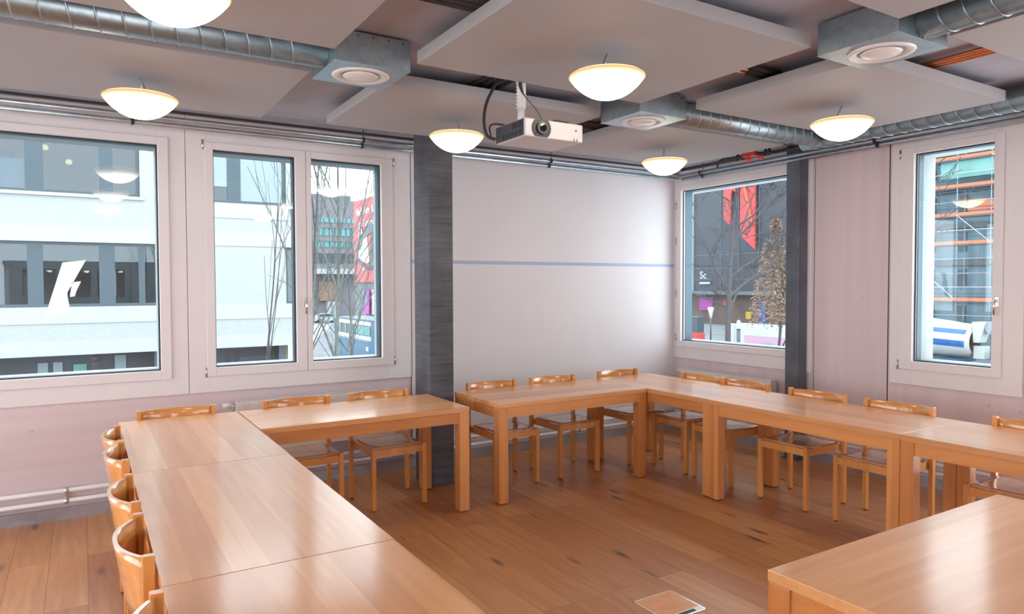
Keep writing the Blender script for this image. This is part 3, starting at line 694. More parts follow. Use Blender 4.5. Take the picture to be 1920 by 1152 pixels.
# ------------------------------------------------------------------ painted reflection on the pane
# white angular shapes standing in for a bright reflection in the pane
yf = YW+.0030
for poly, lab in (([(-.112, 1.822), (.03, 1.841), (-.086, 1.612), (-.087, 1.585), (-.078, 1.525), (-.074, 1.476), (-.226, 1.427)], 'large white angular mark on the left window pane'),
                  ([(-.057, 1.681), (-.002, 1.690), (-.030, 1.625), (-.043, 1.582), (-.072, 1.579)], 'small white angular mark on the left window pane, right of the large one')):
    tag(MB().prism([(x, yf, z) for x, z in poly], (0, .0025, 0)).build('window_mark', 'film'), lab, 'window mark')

# ================================================================== OUTSIDE
GZ = -4.2
MT['render_w'] = plain('white_roughcast_render', (.30, .315, .312), .8, noise=.05, nscale=6, bmp=.6)
MT['smooth_w'] = plain('smooth_white_render', (.33, .347, .344), .7, noise=.02)
MT['fframe'] = plain('blue_grey_window_frame', (.035, .058, .075), .4)
MT['inner'] = plain('dim_interior_wall', (.10, .065, .05), .8, noise=.3, nscale=.6)
MT['blind'] = plain('pale_blue_blind', (.22, .27, .30), .7)  # blind tone, also used to paint reflected sky on facade panes
MT['asphalt'] = plain('grey_asphalt', (.13, .15, .165), .8, noise=.2, nscale=.4)
MT['paving'] = plain('pale_paving', (.33, .35, .35), .8, noise=.06, nscale=.8)
MT['bark'] = plain('grey_brown_bark', (.045, .04, .046), .8, noise=.3, nscale=9)
MT['birch'] = plain('pale_green_grey_bark', (.085, .10, .09), .8, noise=.4, nscale=9)
MT['darkf'] = plain('dark_blue_grey_cladding', (.022, .032, .047), .5, noise=.15, nscale=.3)
MT['redp'] = plain('red_panel', (.46, .035, .035), .5)
MT['orange'] = plain('orange_paint', (.45, .13, .06), .6)
MT['yellow'] = plain('yellow_panel', (.45, .32, .01), .6)
MT['blue'] = plain('tram_blue', (.005, .085, .17), .35)
MT['blue2'] = plain('drum_blue', (.005, .085, .28), .4)
MT['pinks'] = plain('pink_board', (.40, .24, .33), .6)
MT['purple'] = plain('purple_print', (.16, .04, .16), .6)
MT['magenta'] = plain('magenta_poster', (.32, .03, .26), .6)
MT['grey'] = plain('mid_grey_concrete', (.11, .13, .145), .7, noise=.1, nscale=.5)
MT['officec'] = plain('mauve_grey_band', (.16, .15, .17), .7, noise=.08, nscale=.3)
MT['officeg'] = plain('turquoise_office_glass', (.08, .27, .26), .2)
MT['net'] = plain('turquoise_scaffold_net', (.14, .30, .28), .8, noise=.2, nscale=.5)
MT['bluewall'] = plain('blue_grey_raw_wall', (.14, .22, .27), .8, noise=.15, nscale=.4)
MT['leaf'] = plain('dry_brown_leaf', (.24, .15, .10), .8, noise=.35, nscale=3)
MT['cwhite'] = plain('vehicle_white', (.40, .43, .43), .35)
MT['tyre'] = plain('tyre_rubber', (.02, .02, .022), .8)
tag(MB().box(-150, 250, YW+.4, 260, GZ-.2, GZ).build('street_ground', 'asphalt', kind=None), 'grey asphalt street below the windows', 'ground'); bpy.data.objects['street_ground']['kind'] = 'structure'
MB().prism([(9, 40, GZ), (32, 104, GZ), (24, 104, GZ), (4, 40, GZ)], (0, 0, .05)).build('trim_4', 'paving', kind='structure')
MB().box(60, 250, YR-30, YW+.4, GZ-.2, GZ-.001).build('trim_5', 'asphalt', kind='structure')

def cellwall(u0, u1, z0, z1, rects, fn):
    us = sorted({u0, u1, *[r[0] for r in rects], *[r[1] for r in rects]}); zs = sorted({z0, z1, *[r[2] for r in rects], *[r[3] for r in rects]})
    for a, b in zip(us, us[1:]):
        start = None
        for c, d in zip(zs, zs[1:]):
            mid = ((a+b)/2, (c+d)/2)
            hole = any(r[0] < mid[0] < r[1] and r[2] < mid[1] < r[3] for r in rects)
            if not hole: fn(a, b, c, d)
# --- white building across the street
root = empty('office_building', (0, 28, GZ)); iv = Matrix.Translation(-root.location)
def put(mb, nm, m, par=root, inv=iv, bevel=0):
    bmesh.ops.transform(mb.bm, matrix=inv, verts=mb.bm.verts); return mb.build(nm, m, par, bevel=bevel)
R1 = (-14, 3.0, .97, 3.17); R2 = (-14, 1.82, 4.81, 7.3); R3 = (3.45, 6.89, 4.78, 7.3); R4 = (6.84, 7.45, .95, 3.16)
mb = MB(); cellwall(-14.2, 7.62, -.67, 10, [R1, R2, R3, R4], lambda a, b, c, d: mb.box(a, b, 28, 28.4, c, d)); put(mb, 'facade_wall', 'render_w')
put(MB().box(7.32, 7.62, 28.4, 40, -.67, 10), 'return_wall', 'render_w')
put(MB().box(-14.2, 7.6, 28.41, 40, 9.4, 10), 'roof_slab', 'smooth_w')
for z0, z1 in ((3.171, 3.67), (.41, .969), (-.67, -.19)): put(MB().box(-14.2, 7.61, 27.97, 27.999, z0, z1), 'smooth_band', 'smooth_w')
put(MB().box(-14.2, 1.95, 27.92, 27.999, 4.70, 4.809), 'window_sill', 'smooth_w')
put(MB().box(3.35, 7.0, 27.97, 27.999, 4.22, 4.779), 'smooth_band', 'smooth_w'); 
put(MB().box(-14.2, 7.3, 30.6, 30.8, -.67, 9.4), 'interior_wall', 'inner')
for z in (.45, 3.9, 7.5): put(MB().box(-14.2, 7.3, 28.41, 30.59, z, z+.3), 'storey_slab', 'smooth_w')
def ribbon(r, mull, blind_sky_rects=(), by=28.30):
    x0, x1, z0, z1 = r; mb = MB(); y0, y1 = 28.12, 28.22
    for a in ((x0, x1, z0, z0+.10), (x0, x1, z1-.10, z1), (x0, x0+.10, z0+.1, z1-.1), (x1-.12, x1, z0+.1, z1-.1)): mb.box(a[0], a[1], y0, y1, a[2], a[3])
    for a, b in mull: mb.box(a, b, y0, y1, z0+.1, z1-.1)
    f = put(mb, 'window_frame', 'fframe')
    g_ = put(MB().box(x0+.05, x1-.05, 28.16, 28.17, z0+.05, z1-.05), 'window_pane', 'glass2', f) if False else None
    mb = MB().box(x0+.05, x1-.05, 28.16, 28.17, z0+.05, z1-.05); bmesh.ops.transform(mb.bm, matrix=iv, verts=mb.bm.verts); mb.build('window_pane', 'glass2', f)
    for a, b, c, d in blind_sky_rects:
        mb = MB().box(a, b, by, by+.015, c, d); bmesh.ops.transform(mb.bm, matrix=iv, verts=mb.bm.verts); mb.build('blind', 'blind', f)  # blind sheets that paint reflected sky on the panes
ribbon(R1, [(-5.2, -4.8), (-3.4, -2.9), (-1.52, -1.08), (.53, 1.01), (1.74, 1.94)])
ribbon(R2, [(-4.6, -4.2), (-2.4, -2.3), (-1.52, -1.02), (.59, 1.0)], [(-2.3, -1.55, 4.9, 5.9)])
ribbon(R3, [(4.74, 5.22)], [(3.5, 4.74, 5.4, 7.2), (5.22, 6.75, 4.9, 7.2)], 28.14)  # pale sheets before these panes stand in for reflected sky
ribbon(R4, [])
put(MB().box(-14.2, 7.2, 29.3, 29.5, GZ+.01, -.68), 'ground_floor_glazing', 'darkf')
for x in (-7.0, -3.2, 2.2, 6.6): put(MB().box(x, x+.3, 28.3, 28.6, GZ+.01, -.68), 'post', 'fframe')
for x0, x1, z0, z1, m_ in ((-1.35, -1.05, -1.9, -1.0, 'blind'), (-.9, -.62, -1.9, -1.0, 'blind'), (.98, 1.34, -1.7, -.85, 'blind'), (-.3, .1, -1.7, -1.1, 'net'), (6.75, 7.15, -1.9, -.8, 'yellow'), (2.75, 2.95, -1.7, -1.15, 'blue2'), (3.4, 3.6, -1.8, -1.3, 'net')):
    put(MB().box(x0, x1, 29.2, 29.29, z0, z1), 'shop_poster', m_)
for x, z in ((-1.0, 6.55), (-.3, 6.1)): put(MB().lathe([(0, -.10), (.09, -.06), (.11, .02), (.06, .09), (0, .1)], 14, (x, 29.6, z)), 'interior_bulb', 'warm')  # added warm glows, mostly standing in for room lamps reflected in the glass
tag(root, 'white roughcast building with dark ribbon windows across the street', 'building')

# --- far office
def facade(name, m, box_, bands, label, cat='building'):
    r = empty(name, (box_[0], box_[2], GZ)); inv = Matrix.Translation(-r.location)
    def p_(mb, nm, mm):
        bmesh.ops.transform(mb.bm, matrix=inv, verts=mb.bm.verts); return mb.build(nm, mm, r)
    p_(MB().box(*box_), 'body', m)
    bands(p_); return tag(r, label, cat)
def ob(p_):
    for z0, z1, n in ((12.65, 13.4, 15), (10.37, 11.83, 15), (8.37, 9.4, 15), (5.6, 7.0, 15)):
        for k in range(n):
            x = 29+k*.98
            p_(MB().box(x, x+.72, 119.86, 119.99, z0, z1), 'window', 'officeg' if z0 > 8 else 'fframe')
    for z in (12.2, 9.9, 7.8): p_(MB().box(28.5, 44, 119.7, 119.98, z-.5, z-.1), 'ledge', 'officec')
    p_(MB().box(28, 44, 117.5, 119.6, 3.7, 4.6), 'canopy', 'smooth_w')
    p_(MB().box(30, 41, 121, 130, 16.6, 17.6), 'roof_plant', 'grey')
    p_(MB().box(29, 34, 119.5, 119.98, -3.5, 1.0), 'shopfront', 'darkf')
    p_(MB().box(36, 38, 119.3, 119.98, -4, -1.0), 'white_entrance', 'smooth_w')
    p_(MB().box(34.7, 38.6, 119.3, 119.98, -.9, 2.4), 'brown_hoarding', 'leaf')
facade('far_office_building', 'officec', (28, 44, 120, 140, GZ, 16.6), ob, 'distant grey office block with turquoise window rows')
# --- building with billboard (faces -x)
r = empty('corner_building', (30.122, 60, GZ)); 
MB().box(0, 20, 0, 27.6, 0, 16).build('body', 'grey', r)
tag(r, 'grey building carrying the red billboard', 'building')
bb = empty('billboard', (30, 82, 2.1))
MB().box(-.12, .12, -10, 5.2, 0, 10.3).build('board', 'redp', bb)
W_ = MT['cwhite']
def onbb(nm, m, poly, d=-.13):
    MB().prism([(d, y, z) for y, z in poly], (-.03, 0, 0)).build(nm, m, bb)
onbb('picture_shape', 'cwhite', [(3.4, 2.9), (3.2, 4.9), (1.4, 6.2), (.6, 6.4), (-.6, 2.4), (1.2, 2.4)])
onbb('picture_shape', 'grey', [(4.6, 3.9), (4.0, 4.8), (1.2, 6.3), (-1.2, 7.3), (-2.6, 6.6), (-3.1, 4.6), (-3.0, 2.2), (-1.0, 1.6), (-.6, 4.0), (-1.2, 6.0), (1.5, 5.3), (2.6, 4.1)], -.17)
onbb('picture_shape', 'cwhite', [(3.2, 5.6), (2.6, 7.2), (2.0, 6.9), (1.6, 6.1)], -.21)
onbb('picture_shape', 'darkf', [(-1.3, 6.1), (-2.3, 6.0), (-2.7, 4.3), (-2.2, 2.6), (-1.5, 3.2)], -.21)
onbb('picture_shape', 'darkf', [(3.8, 2.6), (3.0, 3.0), (.5, 2.0), (-2.6, 2.0), (-3.0, 1.6), (.5, 1.5)], -.21)
for body, z, sz, y in (('Nach Bern, Basel,', 10.55, 1.15, 86.2), ('und Lugano', 9.0, 1.15, 85.0), ('mobil.ch', 3.6, .75, 83.8)):
    text(body, sz, MT['cwhite'], 'lettering', (29.84, y, z), (0, -1, 0), (0, 0, 1), None, .03)
for o in [o for o in bpy.data.objects if o.name.startswith('lettering') and o.parent is None]:
    mw = o.matrix_world.copy(); o.parent = bb; o.matrix_parent_inverse = Matrix.Translation(-Vector(bb.location)); o.matrix_world = mw
tag(bb, 'large red billboard with white lettering and a vehicle picture', 'billboard')
yb = empty('yellow_sign', (30.9, 79.6, 11.8))
MB().box(-.1, .1, -3.2, 1.5, 0, 4.0).build('board', 'yellow', yb)
for k in range(4): MB().box(-.13, -.105, -3, 1.2, .25+k*.95, .30+k*.95).build('dark_line', 'orange', yb)
for k in range(2): MB().box(-.14, -.105, -.3, 1.0, 2.6-k*2.3, 2.9-k*2.3).build('white_line', 'cwhite', yb)
tag(yb, 'yellow sign rising above the red billboard', 'sign')
for y, m_, lab in ((82.0, 'magenta', 'magenta and blue poster on the grey wall behind the tram'), (79.4, 'pinks', 'white and pink poster beside the magenta one')):
    r = empty('street_poster', (29.7, y, -1.8)); MB().box(-.06, .06, -.85, .85, 0, 3.0).build('sheet', m_, r)
    MB().box(-.09, -.065, -.4, .3, 1.1, 2.4).build('picture_shape', 'blue' if m_ == 'magenta' else 'cwhite', r); MB().box(-.05, .05, -.05, .05, -2.4, 0).build('post', 'fframe', r)
    tag(r, lab, 'poster')
# --- tram
r = empty('tram', (18.4, 49, GZ)); hx, hy = 1.2, 5.3
MB().box(-hx, hx, -hy, hy, .35, 1.95).build('lower_body', 'blue', r, bevel=.06)
MB().box(-hx, hx, -hy, hy, 1.96, 2.25).build('white_band', 'cwhite', r)
MB().box(-hx+.03, hx-.03, -hy+.03, hy-.03, 2.26, 3.0).build('window_band', 'fframe', r)
MB().box(-hx, hx, -hy, hy, 3.01, 3.28).build('upper_band', 'cwhite', r)
MB().box(-hx+.1, hx-.1, -hy+.1, hy-.1, 3.29, 3.45).build('roof', 'grey', r, bevel=.04)
MB().box(-hx-.03, -hx-.002, -4.6, -2.3, .35, 3.3).build('door_pillar', 'blue', r)
for y in (-1.9, -.6, .7, 2.0, 3.3, 4.6): MB().box(-hx-.01, -hx+.02, y-.05, y+.05, 2.26, 3.0).build('window_post', 'cwhite', r)
for y in (-1.25, .05, 1.35): MB().box(-hx+.01, -hx+.028, y-.5, y+.5, 2.32, 2.92).build('window_pane', 'officeg', r)
for y in (-3.2, 3.4):
    for x in (-hx+.1, hx-.35): MB().tube([(x, y, .38), (x+.25, y, .38)], .38, 20).build('wheel', 'tyre', r)
MB().box(-hx-.012, -hx-.001, -1.7, -1.2, 1.2, 1.5).build('crest', 'cwhite', r)
tag(r, 'blue and white tram in the street behind the thin birches', 'tram')
# --- cars
def car(x, y, m_, lab):
    r = empty('car', (x, y, GZ))
    MB().prism([(-2.1, 0, .3), (2.1, 0, .3), (2.1, 0, .8), (1.3, 0, .95), (.8, 0, 1.45), (-1.0, 0, 1.45), (-1.7, 0, .95), (-2.1, 0, .85)], (0, 1.7, 0)).build('body', m_, r)
    MB().prism([(.72, -.01, 1.38), (1.15, -.01, .97), (-1.5, -.01, .97), (-.95, -.01, 1.38)], (0, 1.72, 0)).build('side_windows', 'fframe', r)
    for a in (-1.3, 1.3):
        for b in (-.02, 1.5): MB().tube([(a, b, .32), (a, b+.22, .32)], .32, 16).build('wheel', 'tyre', r)
    tag(r, lab, 'car')
car(33.2, 110, 'cwhite', 'small white car parked in the far street'); car(31.4, 113, 'magenta', 'pinkish car parked behind the white one')

# --- bare trees
def tree(name, base, top, r0, seed, m_, label, spread=.5, depth=4, kids=4, stems=1, parent=None, lowest=.25, n0=7, cat='tree', fine=.004):
    rnd = random.Random(seed); base = Vector(base); top = Vector(top); mb = MB()
    def branch(p, d, ln, r, lev):
        n = 6 if lev == 0 else 4; pts = [p]; rs = [r]; dd = d.copy()
        for i in range(n):
            dd = (dd+Vector((rnd.gauss(0, .09), rnd.gauss(0, .09), rnd.gauss(.03, .05)))*(.5 if lev == 0 else 1.3)).normalized()
            pts.append(pts[-1]+dd*ln/n); rs.append(max(fine, r*(1-.80*(i+1)/n)))
        mb.tube(pts, rs, 5 if lev < 2 else 3, caps=False)
        if lev >= depth: return
        k = kids*(3 if lev == 0 else 1)
        for j in range(k):
            t_ = lowest+(1-lowest)*(j+rnd.random()*.8)/k if lev == 0 else .2+.8*rnd.random()
            q = min(n-1, int(t_*n)); fq = t_*n-q; pp = pts[q].lerp(pts[q+1], fq)
            a = rnd.uniform(0, 2*math.pi); side = Vector((math.cos(a), math.sin(a), 0))
            nd = (dd*rnd.uniform(.5, .9)+side*spread*rnd.uniform(.7, 1.3)).normalized()
            branch(pp, nd, ln*rnd.uniform(.30, .50)*(1-.35*t_ if lev == 0 else 1), max(fine, rs[q]*.55), lev+1)
    for s_ in range(stems):
        tt = top+Vector((rnd.uniform(-1, 1), rnd.uniform(-1, 1), 0))*(0 if stems == 1 else spread*2.2); d = tt-base
        branch(base+Vector((rnd.uniform(-.1, .1), rnd.uniform(-.1, .1), 0))*(stems > 1), d.normalized(), d.length*rnd.uniform(.85, 1.0) if stems > 1 else d.length, r0, 0)
    o = mb.build(name, m_, parent, loc=(0, 0, 0))
    if parent is None:
        bmesh_shift = Matrix.Translation(-base); o.data.transform(bmesh_shift); o.location = base; tag(o, label, cat)
    return o
tree('birch_tree', (3.75, 12.5, GZ), (4.03, 12.5, 5.2), .062, 3, 'birch', 'slender pale birch in the middle of the right sash', .24, 2, 4, lowest=.45)
tree('birch_tree', (3.45, 12.9, GZ), (3.62, 12.9, 4.9), .045, 8, 'birch', 'thin birch at the left edge of the right sash', .2, 2, 4, lowest=.5)
tree('birch_tree', (4.15, 13.4, GZ), (4.75, 13.6, 4.6), .045, 13, 'birch', 'thin birch leaning right in front of the red billboard', .22, 2, 4, lowest=.5)
tree('bare_tree', (5.35, 15.5, GZ), (5.30, 15.5, 2.0), .05, 21, 'bark', 'dark bare tree in front of the tram doors', .45, 3, 3, lowest=.5)
tree('bare_sapling', (2.95, 11.3, GZ), (2.70, 11, 4.3), .040, 31, 'bark', 'tallest thin bare sapling before the white building', .16, 2, 3, lowest=.5, fine=.0035)
tree('bare_sapling', (2.70, 11.5, GZ), (2.15, 11.2, 2.9), .032, 37, 'bark', 'thin bare sapling leaning left before the white building', .15, 2, 2, lowest=.55, fine=.003)
tree('bare_sapling', (2.60, 11.2, GZ), (2.40, 11.0, 2.4), .030, 45, 'bark', 'short thin bare sapling before the white building', .16, 2, 2, lowest=.55, fine=.003)
tree('bare_tree', (19.35, 22, GZ) if False else (22, 19.35, GZ), (22, 19.85, 8.2), .16, 5, 'bark', 'dark bare street tree in front of the dark building', .75, 4, 5, lowest=.30, fine=.013)
tree('bare_tree', (16, 9.9, GZ), (16, 8.1, 4.6), .11, 77, 'bark', 'bare tree whose branches reach across the narrow window from the left', .6, 3, 4, lowest=.5, fine=.008)
# --- brown leafed columnar tree
r = empty('columnar_tree', (26, 20.1, GZ)); rnd = random.Random(4); mb = MB(); 
for k in range(5200):
    h = rnd.random()**.8; z = 4.0+h*4.7
    wd = 1.15*(1-h)**.75+.10
    if .82 < h < .90: wd *= .4
    rr_ = wd*math.sqrt(rnd.random()); a = rnd.uniform(0, 6.283); c_ = Vector((rr_*math.cos(a), rr_*math.sin(a), z+rnd.uniform(-.1, .1)))
    e1 = Vector((rnd.gauss(0, 1), rnd.gauss(0, 1), rnd.gauss(0, 1))).normalized(); e2 = e1.orthogonal().normalized(); s_ = rnd.uniform(.04, .085)
    mb.bm.faces.new([mb.bm.verts.new(c_+e1*s_), mb.bm.verts.new(c_+e2*s_*.6), mb.bm.verts.new(c_-e1*s_), mb.bm.verts.new(c_-e2*s_*.6)])
mb.build('foliage', 'leaf', r, kind='stuff')
tree('trunk', (0, 0, 0), (0, 0, 8.6), .09, 9, 'bark', '', .25, 2, 4, parent=r, lowest=.3, fine=.01)
tag(r, 'narrow conical tree with dry brown leaves beside the steel column', 'tree')
# --- dark building with red sign shape
def db(p_):
    p_(MB().box(79.0, 79.98, 50, 79, .2, .68), 'canopy_edge', 'grey')
    p_(MB().box(79.7, 79.98, 76.6, 76.9, .7, 24), 'corner_strip', 'smooth_w')
    for y in (71.3, 68.0, 64.5): p_(MB().box(79.90, 79.98, y, y+.08, .7, 24), 'joint', 'grey')
    for z in (4.1, 6.0, 2.4): p_(MB().box(79.92, 79.98, 50, 76.5, z, z+.10), 'joint', 'grey')
    p_(MB().box(80.2, 81, 50, 79, GZ+.02, .15), 'shopfront', 'inner')
    for y, w_, z0, z1, m_ in ((74.2, 2.6, -2.2, -.3, 'magenta'), (70, 1.6, -1.4, -.5, 'redp'), (66.3, .9, -3.2, -2.2, 'yellow'), (63.9, 1.1, -3.8, -.6, 'blue2')):
        p_(MB().box(80.0, 80.18, y-w_/2, y+w_/2, z0, z1), 'shop_sign', m_)
r = empty('dark_store_building', (80, 50, GZ)); inv = Matrix.Translation(-r.location)
def p_(mb, nm, mm):
    bmesh.ops.transform(mb.bm, matrix=inv, verts=mb.bm.verts); return mb.build(nm, mm, r)
p_(MB().box(80, 100, 40, 77.0, .69, 26), 'upper_body', 'darkf'); p_(MB().box(81.2, 100, 40, 79, GZ, .68), 'lower_body', 'darkf')
db(p_)
for k in range(7): p_(MB().box(81, 82, 77.1, 77.8, 1.5+k*3, 3.6+k*3), 'orange_panel', 'orange')
tag(r, 'dark blue-grey store building seen through the corner window', 'building')
sg = empty('facade_emblem', (79.9, 67.4, 9))
def em_(poly, m_, d=0): MB().prism([(d-.25, y-67.4, z-9) for y, z in poly], (-.3, 0, 0)).build('emblem_shape', m_, sg)
em_([(70.29, 18.5), (70.29, 11.25), (69.3, 10.3), (69.0, 10.2), (69.0, 14.6), (68.7, 15.2), (68.2, 14.8), (67.7, 14.2), (67.6, 18.5)], 'redp')
em_([(67.35, 18.5), (67.35, 8.9), (66.9, 8.3), (64.75, 6.5), (64.75, 18.5)], 'redp')
em_([(67.2, 18.0), (66.9, 18.0), (65.1, 10.6), (65.0, 9.6)], 'orange', -.32)
tag(sg, 'huge red emblem shape with slanted lower ends on the dark facade', 'emblem')
t_ = text('Sc', 1.5, MT['cwhite'], 'facade_lettering', (79.85, 75.3, 2.6), (0, -1, 0), (0, 0, 1), None, .03)
tag(t_, 'small white lettering low on the dark facade', 'lettering')
for k, (y0, y1) in enumerate(((75.2, 73.2),)): tag(MB().box(79.7, 79.86, y1, y0, 1.75, 2.05).build('facade_caption', 'cwhite'), 'white caption line under the small lettering on the dark facade', 'lettering')
# street furniture
r = empty('red_machine', (45, 42.8, GZ)); MB().box(-.5, .5, -.55, .65, .1, 1.75).build('body', 'redp', r, bevel=.05); MB().box(-.4, .4, -.5, .5, 1.76, 3.1).build('upper_frame', 'fframe', r); MB().box(-.52, -.505, -.2, .2, .9, 1.3).build('panel', 'darkf', r); MB().box(-.45, .45, -.5, .6, 0, .1).build('base', 'tyre', r)
tag(r, 'red street machine with a dark upper frame', 'machine')
r = empty('funnel_lamp', (50, 45.75, GZ)); MB().tube([(0, 0, .3), (0, 0, 2.7)], .07, 10).build('pole', 'fframe', r); MB().lathe([(.05, 2.7), (.14, 2.9), (.14, 3.0), (.30, 3.72), (.28, 3.74), (.1, 3.0)], 16).build('funnel', 'cwhite', r); MB().box(-.4, .4, -.4, .4, 0, .3).build('base', 'darkf', r)
tag(r, 'street fixture with a white funnel top on a dark pole', 'street fixture')
r = empty('white_canister', (42, 36.3, GZ)); MB().box(-.2, .2, -.25, .25, .3, 2.9).build('body', 'cwhite', r, bevel=.04); MB().box(-.3, .3, -.5, .4, 0, .3).build('base', 'cwhite', r)
tag(r, 'upright pale box post left of the white hoarding', 'post')
r = empty('bollard', (38, 32.3, GZ)); MB().tube([(0, 0, 0), (0, 0, 2.9)], .12, 12).build('shaft', 'fframe', r); MB().lathe([(.15, 2.85), (.17, 3.1), (.1, 3.4), (0, 3.45)], 14).build('cap', 'cwhite', r)
tag(r, 'dark post with rounded white cap at the edge of the hoarding', 'post')
r = empty('site_hoarding', (40, 31, GZ)); MB().box(-.06, .06, -4.2, 2.85, .6, 3.12).build('board', 'cwhite', r); MB().box(-.09, -.065, -4.0, 2.45, .7, 2.28).build('pink_field', 'pinks', r)
for y in (-3.9, -.5, 2.7): MB().box(.07, .17, y-.05, y+.05, 0, 3.0).build('post', 'fframe', r)
MB().tube([(-.10, .35, 1.3), (-.115, .35, 1.3)], .62, 28).build('pale_disc', 'blind', r)
tx = text('brockenhaus', .52, MT['purple'], 'lettering', (39.88, 33.0, -2.78), (0, -1, 0), (0, 0, 1), None, .008, sx=.95)
mw = tx.matrix_world.copy(); tx.parent = r; tx.matrix_parent_inverse = Matrix.Translation(-Vector(r.location)); tx.matrix_world = mw
tag(r, 'white hoarding with pink field and purple lettering', 'sign')
# --- scaffolded building
r = empty('scaffolded_building', (58, 12, GZ)); inv = Matrix.Translation(-r.location)
p_(MB().box(60.5, 80, 8, 36, GZ, 16), 'body', 'bluewall')
for k in range(7):
    z = -1.6+k*2.95
    for j in range(11):
        y = 9+j*2.45; p_(MB().box(60.3, 60.49, y, y+(.6 if j % 3 else 1.2), z, z+1.5), 'window', 'fframe')
for k in range(6): p_(MB().box(60.1, 60.29, 8, 36, .2+k*2.95, .65+k*2.95), 'floor_edge', 'grey')
tag(r, 'raw blue-grey building shell behind scaffolding', 'building')
sc = empty('scaffolding', (58, 12, GZ)); inv2 = Matrix.Translation(-sc.location)
def q_(mb, nm, mm, k=None):
    bmesh.ops.transform(mb.bm, matrix=inv2, verts=mb.bm.verts); o = mb.build(nm, mm, sc); return o
rnd = random.Random(2)
for j in range(12):
    y = 9+j*2.4
    for x in (58, 59.2): q_(MB().tube([(x, y, GZ), (x, y, 14.5)], .04, 6), 'upright', 'blind')
for k in range(9):
    z = -1.55+k*2.2-.25
    q_(MB().box(58.05, 59.15, 8.5, 35.5, z-.18, z-.08), 'deck', 'officec')
    q_(MB().tube([(57.95, 8.5, z+1.0), (57.95, 35.5, z+1.0)], .035, 6), 'guard_rail', 'cwhite' if k % 2 else 'blind')
    q_(MB().tube([(57.95, 8.5, z+.5), (57.95, 35.5, z+.5)], .03, 6), 'guard_rail', 'fframe')
    if k not in (2,):
        q_(MB().box(57.90, 57.94, 8.5, 35.5, z-.08, z+.17), 'toe_board', 'orange')
for j, k in ((1, 1), (5, 2), (7, 3), (8, 1), (6, 5)):
    y = 9+j*2.4; z = -1.8+k*2.2; q_(MB().tube([(57.9, y, z), (57.9, y+2.4, z+2.2)], .03, 6), 'brace', 'cwhite')
for y0, y1, z0, z1 in ((9, 29.6, 9.9, 11.2), (9, 27, 12.0, 13.6)): q_(MB().box(58.3, 58.34, y0, y1, z0, z1), 'safety_net', 'net')
q_(MB().box(58.3, 58.36, 10, 27.6, 7.3, 8.1), 'plywood_sheet', 'orange')
tag(sc, 'scaffolding with orange toe boards seen through the narrow window', 'scaffolding')
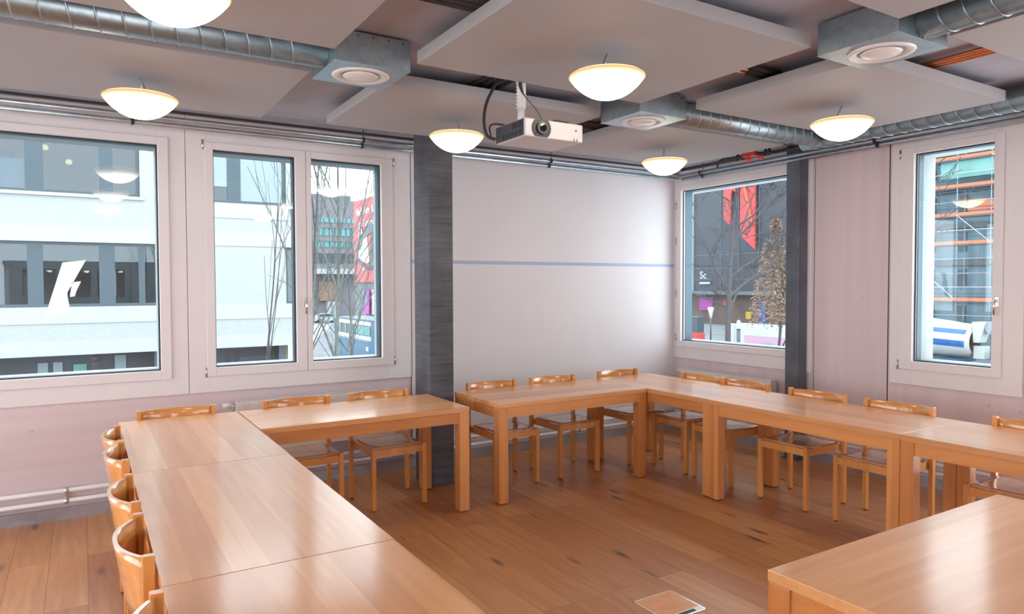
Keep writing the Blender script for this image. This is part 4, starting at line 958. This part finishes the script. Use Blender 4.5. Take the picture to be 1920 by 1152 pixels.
# --- concrete mixer truck
r = empty('concrete_mixer_truck', (45, 22, GZ))
def drum(z_off=0):
    # axis along y, slightly tilted
    prof = [(.70, -3.15), (.98, -3.0), (1.10, -1.5), (1.18, -.3), (1.18, .6), (1.0, 1.8), (.62, 2.5), (0, 2.55)]
    stripes = [('cwhite', -3.2, 3)]
    for nm, m_, a0, a1 in (('drum', 'cwhite', 0, 360),):
        mb = MB(); mb.lathe(prof, 40); bmesh.ops.transform(mb.bm, matrix=Matrix.Translation((0, 1.9, 2.62)) @ Matrix.Rotation(math.radians(-90+3), 4, 'X'), verts=mb.bm.verts); d_ = mb.build(nm, m_, r)
    for z0, z1, m_ in ((.42, .68, 'blue2'), (-.36, .02, 'blue2')):
        mb = MB(); n = 30
        # painted bands: a shell 1 cm proud over a range of heights on the visible side
        prof2 = [(rr_+.012, zz) for rr_, zz in prof[1:6]]
        rings = []
        for rr_, zz in prof2:
            a0 = math.asin(max(-1, min(1, z0/rr_))); a1 = math.asin(max(-1, min(1, z1/rr_)))
            rings.append([mb.bm.verts.new((-rr_*math.cos(a0+(a1-a0)*i/6), zz, rr_*math.sin(a0+(a1-a0)*i/6))) for i in range(7)])
        for A, B in zip(rings, rings[1:]):
            for i in range(6): mb.bm.faces.new((A[i], A[i+1], B[i+1], B[i])).smooth = True
        bmesh.ops.transform(mb.bm, matrix=Matrix.Translation((0, 1.9, 2.62)) @ Matrix.Rotation(math.radians(3), 4, 'X'), verts=mb.bm.verts)
        mb.build('blue_band', m_, d_)
drum()
MB().box(-.5, .5, -4.2, 5.5, .85, 1.15).build('chassis', 'grey', r)
MB().box(-1.1, 1.1, -.8, 2.4, 1.16, 1.4).build('drum_cradle', 'blue', r)
MB().box(-1.0, -.7, -.6, 1.2, .75, 1.12).build('tank', 'cwhite', r, bevel=.05)
MB().prism([(-.45, -1.65, 2.4), (-.45, -2.0, 3.65), (-.45, -1.25, 3.6), (-.45, -1.35, 2.4)], (.9, 0, 0)).build('hopper', 'cwhite', r)
MB().prism([(-.35, -1.7, 3.6), (-.35, -2.6, 3.75), (-.35, -2.1, 2.9)], (.7, 0, 0)).build('chute', 'blind', r)
MB().box(-.3, .3, -1.9, -1.3, 1.45, 2.2).build('outlet_frame', 'cwhite', r)
for k in range(4): MB().box(-.9, .9, -2.9+.0*k, -2.5, 1.2+k*.35, 1.28+k*.35).build('ladder_step', 'cwhite', r)
for y in (-2.3, -.9, 3.9):
    for x in (-1.2, .9): MB().tube([(x, y, .5), (x+.3, y, .5)], .5, 20).build('wheel', 'tyre', r)
for y, m_ in ((-1.15, 'orange'), (-1.6, 'redp')): MB().box(-1.25, -1.1, y, y+.22, 1.0, 1.22).build('marker_light', m_, r)
MB().box(-1.15, 1.15, 4.5, 6.4, .9, 3.2).build('cab', 'cwhite', r, bevel=.1)
tag(r, 'concrete mixer truck with white drum and two blue bands', 'truck')
r = empty('parked_van', (40.5, 17.8, GZ)); MB().box(-.9, .9, -2.2, 2.6, .35, 1.2).build('lower_body', 'grey', r, bevel=.08); MB().prism([(-.85, -2.0, 1.2), (-.85, 1.3, 1.2), (-.85, .8, 1.75), (-.85, -1.7, 1.75)], (1.7, 0, 0)).build('cabin', 'fframe', r)
for y in (-1.4, 1.7):
    for x in (-.92, .7): MB().tube([(x, y, .35), (x+.22, y, .35)], .35, 16).build('wheel', 'tyre', r)
tag(r, 'grey car in front of the mixer truck', 'car')
